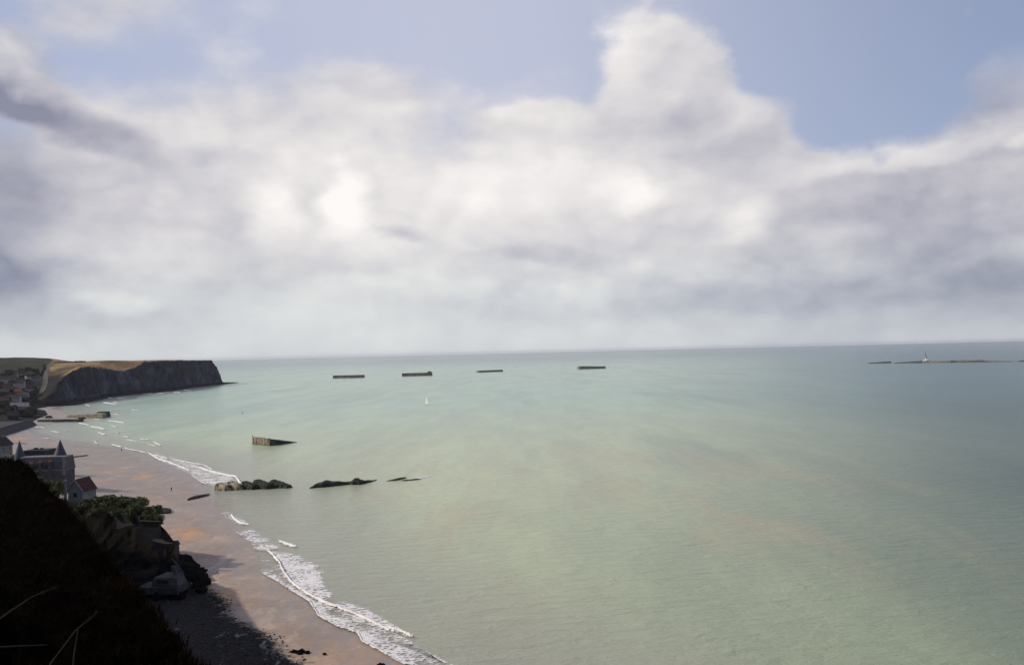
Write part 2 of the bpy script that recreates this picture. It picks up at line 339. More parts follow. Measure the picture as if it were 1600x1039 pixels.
# ---------------------------------------------------------------- terrain: village slope and headland
zhY = [60, 480, 700, 820, 900, 1200, 1600, 2200, 3200]; zhZ = [5, 5, 5, 6, 9, 25, 43, 56, 60]
ctY = [1100, 1150, 1190, 1240, 1290, 1370, 1450, 1500, 1540, 1570, 1590, 1625, 1750, 1830, 1960, 2100]
ctZ = [14, 30, 38, 41, 44, 44, 41, 37, 35, 44, 48.5, 49.5, 49.5, 49, 48, 46]
v0 = Vector((-547, 1150)); vd = Vector((-195, 443)).normalized()
def terrain(x, y):
    s = float(Xs(y)) - x
    zh = float(np.interp(y, zhY, zhZ))
    base = -1.2 + .02 * s
    a = float(sstep(45, 130, s)) if y < 700 else float(sstep(2, 95, s)) * float(sstep(700, 860, y)) + float(sstep(45, 130, s)) * (1 - float(sstep(700, 860, y)))
    vil = base + (zh + 1.2) * a + fbm(x * .012, y * .012, 2) * 3.0 * a
    # headland
    rel = Vector((x - v0.x, y - v0.y)); side = rel.x * vd.y - rel.y * vd.x      # distance seaward of the valley line
    mk = float(sstep(-15, 55, side)) * float(sstep(1090, 1180, y))
    if mk <= 0 or y > 2130: return vil if y < 2130 else min(vil, 2 + s * .2)
    top = float(np.interp(y, ctY, ctZ)); plat = 50.5 + 1.2 * fbm(x * .004, y * .004, 5) + 1.6 * math.exp(-((y - 1650) / 90) ** 2 - ((s - 90) / 60) ** 2)
    sj = s + 13 * fbm(y * .014, s * .01, 1.0) + 6 * fbm(y * .045, s * .03, 9.0) + 1.3 * fbm(y * .16, s * .06, 4.0)
    nose = float(sstep(1992, 2018, y))
    sj = sj - 42 * nose
    foot = 1.2 + .10 * max(0, min(sj, 12)) + (.02 * s if s > 0 else .1 * s)
    if sj < 10: h = foot if s > 0 else .1 * s
    else:
        t = (sj - 10) / 22; kn = float(sstep(1840, 1975, y)); pass
        if t < .45: h = 2.4 + (top - 2.4) * (.62 * t / .45) ** 1.15
        elif t < .62: h = 2.4 + (top - 2.4) * (.60 + .38 * (t - .45) / .17)
        else: h = top + (plat - top) * float(sstep(0, 1, (t - .62) / 5.5))
        h += 2.4 * fbm(y * .05, h * .12, 8.0) * (1 if t < .7 else .2)
    return vil * (1 - mk) + h * mk if vil < h else vil * (1 - mk) + h * mk
def land_material():
    m = bpy.data.materials.new('headland_ground'); m.use_nodes = True; N = NT(m.node_tree); b = N.n['Principled BSDF']
    gm = N.new('ShaderNodeNewGeometry'); g = gm.outputs['Position']
    sn = N.new('ShaderNodeSeparateXYZ'); N.put(sn.inputs[0], gm.outputs['Normal'])
    sp = N.new('ShaderNodeSeparateXYZ'); N.put(sp.inputs[0], g)
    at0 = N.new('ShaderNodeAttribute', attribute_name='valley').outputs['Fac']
    n1 = N.noise(g, .02, 6, .6, .3); n2 = N.noise(g, .12, 6, .65)
    field = N.mix(N.mr(N.m('ADD', n1, N.m('MULTIPLY', N.m('SUBTRACT', n2, .5), .5)), .40, .60), (.13, .09, .045), (.31, .21, .11))
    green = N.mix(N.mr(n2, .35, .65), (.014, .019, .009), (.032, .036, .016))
    at = N.new('ShaderNodeAttribute', attribute_name='valley').outputs['Fac']
    c = N.mix(N.mr(N.m('ADD', at, N.m('MULTIPLY', N.m('SUBTRACT', n2, .5), .3)), .35, .6), green, field)
    c = N.mix(N.mr(N.m('ADD', sp.outputs[2], N.m('MULTIPLY', N.m('SUBTRACT', n1, .5), 22)), 41, 32), c, N.mix(N.mr(at0, .3, .8), green, (.012, .012, .010)))  # dark scrub low on the headland, darkened further as painted shade
    patch = N.mr(N.noise(N.mapping(g, scale=(1, .4, 1)), .018, 4, .6), .56, .62, 0, .75)
    c = N.mix(patch, c, (.05, .045, .03))
    rock = N.mix(N.mr(N.noise(N.mapping(g, scale=(1, 1, .8)), .09, 7, .7), .35, .68), (.013, .014, .024), (.055, .057, .075))
    band = N.noise(N.mapping(g, scale=(.15, .15, 6)), .1, 5, .6)
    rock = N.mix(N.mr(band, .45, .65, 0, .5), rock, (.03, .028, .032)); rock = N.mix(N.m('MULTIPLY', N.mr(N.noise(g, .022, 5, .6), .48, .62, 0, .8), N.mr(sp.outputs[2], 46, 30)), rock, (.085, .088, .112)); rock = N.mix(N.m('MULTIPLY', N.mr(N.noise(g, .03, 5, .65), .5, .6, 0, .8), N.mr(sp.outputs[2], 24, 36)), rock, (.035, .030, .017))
    c = N.mix(N.mr(N.m('ADD', sn.outputs[2], N.m('MULTIPLY', N.m('SUBTRACT', n2, .5), .35)), .80, .66), c, rock)
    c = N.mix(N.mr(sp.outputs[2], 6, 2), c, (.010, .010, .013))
    N.put(b.inputs['Base Color'], c); b.inputs['Roughness'].default_value = .95; b.inputs['Specular IOR Level'].default_value = .1
    bn = N.new('ShaderNodeBump'); bn.inputs['Strength'].default_value = .9; bn.inputs['Distance'].default_value = 2.5
    N.put(bn.inputs['Height'], N.noise(g, .2, 7, .65)); N.l.new(bn.outputs[0], b.inputs['Normal'])
    return m
rows = np.concatenate([np.arange(90, 1080, 14.0), np.arange(1080, 2170, 3.0), np.geomspace(2175, 3200, 14)])
cols = np.concatenate([np.arange(-8, 8, 3.0), np.arange(8, 90, 1.6), np.geomspace(92, 2400, 44)])
V = np.zeros((len(rows), len(cols), 3)); A = np.zeros(V.shape[:2])
for i, y in enumerate(rows):
    x0 = float(Xs(y))
    for j, s in enumerate(cols):
        x = x0 - s; V[i, j] = (x, y, terrain(x, y))
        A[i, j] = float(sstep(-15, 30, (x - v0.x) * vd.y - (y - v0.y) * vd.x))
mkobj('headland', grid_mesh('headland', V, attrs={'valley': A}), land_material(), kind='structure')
def onland(px, py, d0=500, d1=3000):
    d = ray(px, py); D = d0
    while D < d1:
        p = Vector((0, 0, HC)) + d * (D / d.y)
        if terrain(p.x, p.y) >= p.z: return Vector((p.x, p.y, terrain(p.x, p.y)))
        D += 4
    return None

# ---------------------------------------------------------------- near hill: slopes down from the viewpoint
SIL = [(900, 2600, 14), (700, 1700, 18), (500, 1230, 24), (400, 1120, 28), (310, 1039, 34), (285, 1010, 40), (255, 975, 46), (235, 948, 52), (205, 915, 60), (170, 872, 72), (135, 826, 86), (105, 790, 100), (78, 768, 112), (62, 750, 122),
       (48, 728, 132), (30, 720, 140), (0, 716, 150), (-30, 695, 175), (-66, 620, 228), (-110, 596, 226), (-170, 580, 205), (-300, 560, 185), (-500, 545, 175), (-900, 520, 160)]
pol = []
for px, py, D in SIL:
    d = ray(px, py); hr = math.hypot(d.x, d.y); pol.append((math.degrees(math.atan2(d.x, d.y)), -d.z / hr, D * hr / d.y))
pol += [(-80, -.02, 130), (-110, -.02, 110), (-150, 0.0, 90), (-180, .1, 70), (40, 1.3, 10), (80, 1.3, 9), (120, 1.2, 10), (150, .6, 20), (180, .1, 70)]
pol.sort(); pa = np.array(pol)
def hill_z(th, r):
    te = float(np.interp(th, pa[:, 0], pa[:, 1])); D = float(np.interp(th, pa[:, 0], pa[:, 2]))
    if r <= D:
        q = 1 - r / D
        drop = r * te + 1.7 * q ** 2 + D * .16 * q ** 1.0 * (r / D) * 1.0
        x, y = r * math.sin(R(th)), r * math.cos(R(th))
        drop += abs(fbm(x * .09, y * .09, 1)) * 1.6 * min(1, r / 25) * min(1, q * 6) + abs(fbm(x * .5, y * .5, 4)) * .3 * min(1, r / 6)
    else:
        e = r - D; drop = r * te + .012 * e ** 2 + .12 * e
    return HC - drop
ths = np.concatenate([np.arange(-180, -34, 3.0), np.arange(-34, -6, .3), np.arange(-6, 181, 4.0)])
V = np.zeros((len(ths), 92, 3))
for i, th in enumerate(ths):
    D = float(np.interp(th, pa[:, 0], pa[:, 2]))
    rr = np.concatenate([np.geomspace(1.2, D, 60), D + np.geomspace(.6, 110, 32)])
    for j, r in enumerate(rr):
        z = hill_z(th, r); V[i, j] = (r * math.sin(R(th)), r * math.cos(R(th)), max(z, -3))
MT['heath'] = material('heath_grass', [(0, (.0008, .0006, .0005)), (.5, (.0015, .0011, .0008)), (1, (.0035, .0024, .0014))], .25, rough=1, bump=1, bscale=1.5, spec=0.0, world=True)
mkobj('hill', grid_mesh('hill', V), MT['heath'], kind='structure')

# ---------------------------------------------------------------- low cliff below the red house
CR = [(276, 850, 236), (262, 832, 242), (250, 818, 246), (215, 806, 250), (180, 801, 256), (150, 795, 262), (125, 789, 270), (100, 782, 280), (75, 774, 292), (45, 758, 305), (10, 745, 315), (-60, 730, 330)]
FT = [(282, 905, 0), (262, 915, 0), (235, 925, 0), (205, 925, 0), (185, 918, 0), (165, 900, 0), (140, 885, 0), (110, 870, 0), (80, 850, 0), (40, 830, 0), (0, 810, 0), (-70, 800, 0)]
def lerp_list(L, t):
    k = t * (len(L) - 1); i = min(int(k), len(L) - 2); f = k - i; return L[i].lerp(L[i + 1], f)
crest = [PD(*q) for q in CR]; foot = [P(q[0], q[1], 1.6) for q in FT]
nk, nj = 150, 56
V = np.zeros((nk, nj, 3))
for i in range(nk):
    t = i / (nk - 1); c = lerp_list(crest, t); f = lerp_list(foot, t)
    back = c + Vector((-12, 20, 0)); 
    for j in range(nj):
        u = j / (nj - 1)
        if u < .75:
            q = u / .75
            p = f.lerp(c, q ** .8); p.z = f.z + (c.z - f.z) * (0.10 * q + .9 * q ** 1.9)
            n = fbm(p.x * .10, p.y * .10, 2.0) * 2.2 + fbm(p.x * .4, p.y * .4, 5.0) * .6
            gl = abs(math.sin(t * 34 + fbm(t * 9, q * 2, 3) * 2.5)) * .9
            env = math.sin(math.pi * min(1, q)) ** .7
            p += Vector((.5, -.7, .55)) * (n - gl) * env
        else:
            q = (u - .75) / .25; p = c.lerp(back, q); p.z = c.z * (1 - .75 * q ** 3) + fbm(p.x * .2, p.y * .2) * .3
        V[i, j] = p
me = grid_mesh('cliff', V)
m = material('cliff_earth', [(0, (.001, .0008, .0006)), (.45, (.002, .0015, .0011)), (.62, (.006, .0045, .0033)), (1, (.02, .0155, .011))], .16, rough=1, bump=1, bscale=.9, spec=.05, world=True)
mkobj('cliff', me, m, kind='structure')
def slope_xy(pxpy, z): return P(pxpy[0], pxpy[1], z)

# grass on the near hill
rng = random.Random(3); gv = []; gf = []
def blade(p, h, wd, lean):
    a = rng.uniform(0, 2 * math.pi); dx, dy = math.cos(a) * wd, math.sin(a) * wd
    b = len(gv); l1 = lean * .35
    gv.extend([(p[0] - dx, p[1] - dy, p[2] - .05), (p[0] + dx, p[1] + dy, p[2] - .05),
               (p[0] + dx * .6 + l1.x, p[1] + dy * .6 + l1.y, p[2] + h * .6), (p[0] - dx * .6 + l1.x, p[1] - dy * .6 + l1.y, p[2] + h * .6), (p[0] + lean.x, p[1] + lean.y, p[2] + h)])
    gf.extend([(b, b + 1, b + 2, b + 3), (b + 3, b + 2, b + 4)])
for k in range(5200):
    th = rng.uniform(-34, -8); D = float(np.interp(th, pa[:, 0], pa[:, 2]))
    r = D * (1 - rng.random() ** 1.6 * .93) * rng.choice((1, 1, 1.01))
    if r < 3: continue
    z = hill_z(th, r); x, y = r * math.sin(R(th)), r * math.cos(R(th))
    sc_ = rng.uniform(.5, 1.0) * (.35 + min(r, 120) / 120 * .9)
    for q in range(9):
        ox, oy = rng.gauss(0, .28 * sc_), rng.gauss(0, .28 * sc_)
        blade((x + ox, y + oy, z), rng.uniform(.25, .7) * sc_, .012 + .025 * r / 100, Vector((rng.gauss(.12, .2), rng.gauss(0, .2), 0)) * sc_)
me = pymesh('hill_grass', gv, gf)
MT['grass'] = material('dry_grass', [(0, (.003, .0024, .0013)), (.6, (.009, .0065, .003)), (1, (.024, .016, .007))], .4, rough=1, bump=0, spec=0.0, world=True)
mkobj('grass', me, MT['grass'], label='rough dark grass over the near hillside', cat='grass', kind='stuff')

# ---------------------------------------------------------------- dry grass stalks near the camera
def tube(pts, rad, n=6):
    v = []; f = []
    for i, p in enumerate(pts):
        t = (pts[min(i + 1, len(pts) - 1)] - pts[max(i - 1, 0)]).normalized()
        a = t.cross(Vector((.3, .2, 1))).normalized(); b2 = t.cross(a)
        for k in range(n):
            an = 2 * math.pi * k / n; v.append(p + (a * math.cos(an) + b2 * math.sin(an)) * rad[i])
        if i: f += [((i - 1) * n + k, (i - 1) * n + (k + 1) % n, i * n + (k + 1) % n, i * n + k) for k in range(n)]
    f.append(tuple(range(n))[::-1]); f.append(tuple(range(len(v) - n, len(v)))); return v, f
def stalk(pix, D, label, head=True):
    pts = [PD(px, py, D + i * .03) for i, (px, py) in enumerate(pix)]
    fine = [lerp_list(pts, k / 12) for k in range(13)]; root = fine[0].copy()
    fine = [p - root for p in fine]
    o = empty('grass_stalk', root, label=label, cat='grass stalk', group='dry stalks in front of the hillside')
    v, f = tube(fine, [.0035 - .002 * k / 12 for k in range(13)]); mkobj('stem', pymesh('stem', v, f, True), MT['straw'], o)
    if head:
        mb = MB(); r2 = random.Random(len(label))
        for k in range(46):
            t = .78 + .22 * k / 46; p = lerp_list(fine, t); ax = (fine[-1] - fine[-3]).normalized()
            dv = (ax + Vector((r2.gauss(0, .13), r2.gauss(0, .13), r2.gauss(0, .13)))).normalized() * .022
            sd = dv.cross(Vector((0, 1, 0))).normalized() * .0022
            mb.add([p, p + dv * .5 + sd, p + dv, p + dv * .5 - sd], [(0, 1, 2, 3)])
        mb.build('seed_head', MT['straw'], o)
stalk([(62, 1070), (80, 1035), (118, 985), (146, 961)], 3.0, 'pale dry grass stalk leaning right at the lower left, nearest the bottom edge')
stalk([(-12, 975), (20, 952), (50, 932), (81, 919)], 3.4, 'dry grass stalk with a bent seed head, higher one of two leaning stalks')
stalk([(113, 1060), (116, 1020), (122, 983)], 3.1, 'thin upright grass stem crossing behind the leaning stalk', False)
stalk([(-8, 1011), (30, 1009), (74, 1007)], 3.3, 'thin grass blade lying almost level at the lower left edge', False)

# ---------------------------------------------------------------- foliage
def crown_mesh(name, rx, ry, rz, n, leaf, seed, lobes=7, lowest=-.1):
    r = random.Random(seed); cl = []
    for k in range(lobes):
        a = r.uniform(0, 2 * math.pi); e = r.uniform(lowest, 1); q = r.uniform(.25, .75)
        cl.append((Vector((rx * q * math.cos(a), ry * q * math.sin(a), rz * (.75 + (.55 * e * q if lowest > -.5 else .5 * e)))) , r.uniform(.32, .58)))
    v = []; f = []
    for k in range(n):
        c, s = r.choice(cl); d = Vector((r.gauss(0, 1), r.gauss(0, 1), r.gauss(0, 1))).normalized() * (r.random() ** .45)
        p = c + Vector((d.x * rx, d.y * ry, d.z * rz)) * s
        if p.z < .05: p.z = r.uniform(.05, .3)
        a = Vector((r.gauss(0, 1), r.gauss(0, 1), r.gauss(0, .6))).normalized(); b2 = a.cross(Vector((r.gauss(0, 1), r.gauss(0, 1), r.gauss(0, 1)))).normalized()
        l = leaf * r.uniform(.6, 1.3); i = len(v)
        v += [p - a * l, p + b2 * l * .45, p + a * l, p - b2 * l * .45]; f.append((i, i + 1, i + 2, i + 3))
    return pymesh(name, v, f)
def trunk_mesh(h, r0, seed):
    r = random.Random(seed); mb = MB()
    v, f = tube([Vector((0, 0, -.3)), Vector((.05, 0, h * .5)), Vector((0, .08, h))], [r0, r0 * .7, r0 * .3]); mb.add(v, f)
    for k in range(5):
        a = r.uniform(0, 6.28); q = Vector((math.cos(a), math.sin(a), .9)) * h * .55; s = Vector((0.03, 0, h * r.uniform(.3, .7)))
        v, f = tube([s, s + q * .5, s + q], [r0 * .45, r0 * .3, r0 * .1]); mb.add(v, f)
    return pymesh('trunk', mb.v, mb.f, True)
def plant(name, crown, trunk, mat, loc, s, rz, label, cat, group):
    o = empty(name, loc, rz, label=label, cat=cat, group=group); o.scale = (s, s, s * random.uniform(.85, 1.15))
    mkobj('crown', crown, mat, o); mkobj('trunk', trunk, MT['bark'], o); return o
SH = [crown_mesh('crown', 1.6, 1.4, 1.25, 3600, .13, k, 10, -1.2) for k in range(4)]; ST = [trunk_mesh(1.3, .09, k) for k in range(2)]
# shrubs along the cliff edge: px, py of the foot, distance, size, label
SHR = [(127, 790, 268, .8, 'small dark shrub under the window of the red roofed house'), (140, 789, 266, 1.0, 'low shrub just right of the red roofed house'), (152, 791, 263, 1.1, 'rounded green shrub second from the red roofed house along the cliff edge'),
       (165, 790, 262, 1.25, 'broad shrub below the end of the house garden'), (178, 793, 259, 1.3, 'tall bright green shrub at the middle of the hedge on the cliff edge'), (190, 792, 258, 1.2, 'leafy shrub above the left part of the concrete wall'),
       (202, 794, 256, 1.35, 'full shrub above the middle of the concrete wall'), (213, 796, 253, 1.2, 'dense shrub with a dip in its top near the right of the hedge'), (224, 801, 250, 1.15, 'shrub second from the seaward end of the hedge'),
       (235, 805, 248, 1.15, 'shrub at the seaward end of the hedge over the wall corner'), (241, 812, 245, .9, 'small drooping shrub hanging over the last corner of the wall'),
       (150, 800, 256, .8, 'low olive green bush in front of the hedge on the cliff slope, left one'), (180, 803, 252, .9, 'low yellowish bush in front of the hedge middle'), (208, 805, 249, .9, 'low bush right against the top of the concrete wall'),
       (62, 752, 340, 1.0, 'bush in front of the grey slate roofed villa, left one'), (76, 760, 330, 1.1, 'bush between the villa and the red roofed house'), (88, 770, 300, 1.2, 'dark bush left of the white gable')]
for i, (px, py, D, s, lab) in enumerate(SHR):
    p = PD(px, py, D); plant('shrub', SH[i % 4], ST[i % 2], MT['leaf'], p - Vector((0, 0, 1.3)), s * 1.75, i * 1.3, lab, 'shrub', 'shrubs along the low cliff edge')

# ---------------------------------------------------------------- concrete terraces, bunker and rocks at the cliff foot
def slab(pts, z0, z1, name, mat, parent=None, inset=0.0, **kw):       # prism over a ground outline
    n = len(pts); c = sum((Vector((p[0], p[1], 0)) for p in pts), Vector()) / n
    top = [Vector((p[0], p[1], 0)).lerp(c, inset) for p in pts]
    v = [(p[0], p[1], z0) for p in pts] + [(t.x, t.y, z1) for t in top]
    f = [tuple(range(n))[::-1], tuple(range(n, 2 * n))] + [(k, (k + 1) % n, n + (k + 1) % n, n + k) for k in range(n)]
    return mkobj(name, pymesh(name, v, f), mat, parent, **kw)
def wall_run(a, b, z0, z1a, z1b, th, name, mat, parent=None, batter=.0, **kw):
    a = Vector((a[0], a[1], 0)); b = Vector((b[0], b[1], 0)); d = (b - a).normalized(); n = Vector((d.y, -d.x, 0))
    o = n * th; v = []
    for p, z in ((a, z1a), (b, z1b)):
        v += [p + n * batter + Vector((0, 0, z0)), p - o + Vector((0, 0, z0)), p - o + Vector((0, 0, z)), p + Vector((0, 0, z))]
    f = [(0, 1, 2, 3), (7, 6, 5, 4), (0, 4, 5, 1), (1, 5, 6, 2), (2, 6, 7, 3), (3, 7, 4, 0)]
    return mkobj(name, pymesh(name, v, f), mat, parent, **kw)
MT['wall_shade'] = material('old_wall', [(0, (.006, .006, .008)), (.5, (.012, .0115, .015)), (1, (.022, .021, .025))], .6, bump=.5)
a = PD(183, 803, 251); b = PD(219, 803, 246); c_ = PD(217, 815, 241); d_ = PD(249, 816, 240)
o = empty('retaining_wall', ((a.x + d_.x) / 2, a.y, 8), label='stepped grey retaining wall holding the shrubs up at the cliff edge', cat='wall')
def rel(o, p): return (p[0] - o.location.x, p[1] - o.location.y)
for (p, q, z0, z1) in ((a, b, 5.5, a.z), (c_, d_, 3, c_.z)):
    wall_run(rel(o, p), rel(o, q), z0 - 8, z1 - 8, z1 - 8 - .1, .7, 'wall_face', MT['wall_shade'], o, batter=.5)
    wall_run(rel(o, (p.x - .05, p.y - .12)), rel(o, (q.x + .1, q.y - .12)), z1 - 8 - .02, z1 - 8 + .22, z1 - 8 + .1, .95, 'coping', MT['wall_shade'], o)
# tower-like ruined sea wall below it
pz = PD(262, 845, 238)
o = empty('ruined_wall', (pz.x, pz.y, 3), label='tall ruined masonry buttress under the wall corner, above the pale bunker', cat='wall')
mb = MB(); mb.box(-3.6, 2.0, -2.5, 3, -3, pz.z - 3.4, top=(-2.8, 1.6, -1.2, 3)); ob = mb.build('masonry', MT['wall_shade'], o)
mb = MB(); mb.add([(-3.2, -1.4, pz.z - 3.38), (1.9, -1.4, pz.z - 4.4), (1.9, 3, pz.z - 4.4), (-3.2, 3, pz.z - 3.38), (-3.4, -1.3, pz.z - 2.6), (1.9, -1.3, pz.z - 3.9), (1.9, 3.0, pz.z - 3.9), (-3.4, 3.0, pz.z - 2.6)],
                  [(3, 2, 1, 0), (4, 5, 6, 7), (0, 1, 5, 4), (1, 2, 6, 5), (2, 3, 7, 6), (3, 0, 4, 7)]); mb.build('sloping_cap', MT['dark_roof'], o)
mb = MB(); mb.box(-1.6, -.6, -2.6, -1.2, -1.4, 1.2, top=(-2.0, -.2, -2.2, -1.2)); mb.build('buttress', MT['wall_shade'], o)
# bunker
pb = P(262, 912, 3.2)
MT['bunker'] = material('pale_concrete', [(0, (.025, .025, .028)), (.5, (.05, .048, .052)), (1, (.08, .077, .08))], .9, bump=.3)
o = empty('bunker', (pb.x, pb.y, 3.0), R(-6), label='pale concrete bunker with a dark slot on the rocks at the cliff foot', cat='bunker')
mb = MB(); mb.add([(-2.9, -1.5, 0), (3.0, -1.5, .1), (3.1, 2.6, .1), (-2.9, 2.6, 0), (-2.6, -1.0, 1.7), (2.3, -1.0, 1.7), (2.2, 2.3, 2.2), (-1.2, 2.3, 2.2)],
                  [(3, 2, 1, 0), (4, 5, 6, 7), (0, 1, 5, 4), (1, 2, 6, 5), (2, 3, 7, 6), (3, 0, 4, 7)]); bk = mb.build('casemate', MT['bunker'], o)
mb = MB(); mb.box(-1.7, .7, -1.52, -1.1, .55, 1.35); mb.build('gun_slot', MT['glass'], o)
mb = MB(); mb.box(-1.9, .9, -1.56, -1.05, .42, .55).box(-1.9, .9, -1.5, -1.0, 1.35, 1.45); mb.build('slot_frame', MT['bunker'], o)
mb = MB(); mb.box(.9, 1.7, .6, 2.2, 1.9, 3.6, top=(.2, .9, 1.2, 2.2)); mb.build('leaning_slab', MT['bunker'], o)
mb = MB(); mb.box(-6.8, 3.4, -2.9, 3.0, -1.3, -.02, top=(-5.6, 3.2, -2.5, 3.0)); mb.build('terrace', MT['dark_stone'], o)
mb = MB(); mb.box(1.8, 2.0, 2.3, 2.5, 2.0, 5.2, top=(-.2, 0, 2.3, 2.5)).box(2.4, 2.6, 2.3, 2.5, 1.8, 4.4, top=(.6, .8, 2.3, 2.5)); mb.build('broken_rail', MT['bunker'], o)
def rock_mesh(seed, sx=1, sy=1, sz=1, amp=.35, sub=3):
    bm = bmesh.new(); bmesh.ops.create_icosphere(bm, subdivisions=sub, radius=1)
    for v in bm.verts:
        n = v.co.normalized(); q = mnoise.fractal(n * 1.3 + Vector((seed * 7.1, 0, 0)), .9, 2, 4); c2 = mnoise.cell(n * 2.2 + Vector((seed, 3, 1)))
        v.co = n * (1 + amp * q + .14 * c2); v.co.x *= sx; v.co.y *= sy; v.co.z *= sz
    me = bpy.data.meshes.new('rock'); bm.to_mesh(me); bm.free(); return me
RK = [rock_mesh(k) for k in range(5)]
rr = random.Random(11); outline = [P(q[0], q[1], 1) for q in ((214, 930), (250, 936), (290, 932), (312, 928), (322, 908), (312, 890), (300, 878), (283, 868), (270, 880), (235, 915))]
cen = sum(outline, Vector()) / len(outline)
places = []
for k in range(90):
    a_ = rr.random(); e = lerp_list(outline + [outline[0]], rr.random()); q = rr.random() ** .6; p = cen.lerp(e, q); s = rr.uniform(.8, 2.0) * (1.15 - .45 * q)
    places.append((p.x, p.y, .9 + (1 - q) * 3.6, s))
nrk = 0
for (x, y, z, s) in places:
    o = mkobj('rock', RK[nrk % 5], MT['rock'], label='black boulder in the heap round the pale bunker at the cliff foot', cat='rock', group='boulders heaped round the bunker')
    o.location = (x, y, z * .8); o.scale = (s * rr.uniform(.9, 1.5), s * rr.uniform(.9, 1.3), s * rr.uniform(.6, 1.0)); o.rotation_euler = (rr.uniform(-.4, .4), rr.uniform(-.4, .4), rr.uniform(0, 6.28)); nrk += 1
# shingle stones along the edge of the bank
mb = MB(); bmx = bmesh.new(); bmesh.ops.create_icosphere(bmx, subdivisions=1, radius=1); iv = [v.co.copy() for v in bmx.verts]; ifc = [[v.index for v in f.verts] for f in bmx.faces]; bmx.free()
for k in range(2600):
    y = rr.uniform(120, 232); s = 17 + rr.gauss(0, 1.2) + abs(rr.gauss(0, 9)) + 2.5 * fbm(y * .12, 1, 1); x = float(Xs(y)) - s; r = rr.uniform(.08, .22) * (1.6 if rr.random() < .06 else 1)
    z = float(bz(s, y)) + r * .2; q = Vector((rr.uniform(.8, 1.5), rr.uniform(.8, 1.3), rr.uniform(.5, .8))) * r
    mb.add([(x + v.x * q.x, y + v.y * q.y, z + v.z * q.z) for v in iv], ifc)
mb.build('shingle', MT['dark_stone'], label='dark shingle strewn along the top of the beach below the near hill', cat='shingle', kind='stuff')
# weed patches, stones and a modelled shadow patch on the sand
def flat_patch(pix, name, mat, h, label, cat, seed=1, z=.9, group=None):
    pts = [P(px, py, z) for px, py in pix]; c = sum(pts, Vector()) / len(pts); r = random.Random(seed)
    bm = bmesh.new(); L = pts + [pts[0]]; ring = [lerp_list(L, k / 48) for k in range(48)]
    rows_ = []
    for lv, (q, zz) in enumerate(((1.0, -.25), (.93, .35), (.7, .8), (.4, 1.0), (.05, 1.05))):
        rows_.append([bm.verts.new((Vector((c.x, c.y, z)) .lerp(p, q) - Vector((c.x, c.y, z))) + Vector((r.gauss(0, .12), r.gauss(0, .2), h * zz * (1 + .35 * fbm(p.x * .5, p.y * .5, lv))))) for p in ring])
    for a_, b_ in zip(rows_, rows_[1:]):
        for k in range(48): bm.faces.new((a_[k], a_[(k + 1) % 48], b_[(k + 1) % 48], b_[k]))
    bm.faces.new(rows_[-1]); me = bpy.data.meshes.new(name); bm.to_mesh(me); bm.free(); smooth(me)
    o = mkobj(name, me, mat, label=label, cat=cat, group=group); o.location = (c.x, c.y, z - .1); return o
flat_patch([(291, 781), (300, 779), (312, 776), (326, 772.5), (328, 771), (318, 772), (305, 774), (296, 777)], 'rock_and_shadow_patch', MT['dark_stone'], .35, 'low weedy rock ridge on the wet sand inland of the beached wrecks', 'rock', 1, .5)
flat_patch([(245, 795), (256, 793), (268, 794.5), (268, 799), (258, 800), (246, 801)], 'rock_and_shadow_patch', MT['dark_stone'], .5, 'dark patch laid as the shadow of the shrubs and wall on the sand', 'rock', 2, .9)  # low dark mound added in place of the cast shadow of shrubs and wall
flat_patch([(103, 718), (118, 716), (138, 711.5), (139, 710.8), (120, 713), (103, 715)], 'groyne', MT['dark_stone'], .5, 'thin dark groyne running out over the sand behind the villa', 'groyne', 3, 1.0)
flat_patch([(14, 694), (30, 694.5), (45, 695), (44, 693.5), (28, 692.5), (14, 692.5)], 'groyne', MT['dark_stone'], .5, 'short dark groyne on the sand left of the villa spire', 'groyne', 4, 1.0)
for i, (px, py, s) in enumerate(((460, 1018, .7), (470, 1018, .9), (480, 1019, .6), (468, 1021, .5), (507, 1021, .35), (595, 1040, .8))):
    p = P(px, py, .4); o = mkobj('rock', RK[i % 5], MT['rock'], label=['squat black rock at the left of the little row on the sand', 'largest black rock in the little row on the sand', 'black rock at the right of the little row on the sand', 'small black rock just in front of the little row on the sand', 'lone pebble-sized dark rock right of the little row', 'lone dark rock at the bottom edge beside the foam'][i], cat='rock', group='loose rocks on the sand')
    o.location = p; o.scale = (s, s * .8, s * .5); o.rotation_euler = (0, 0, i)

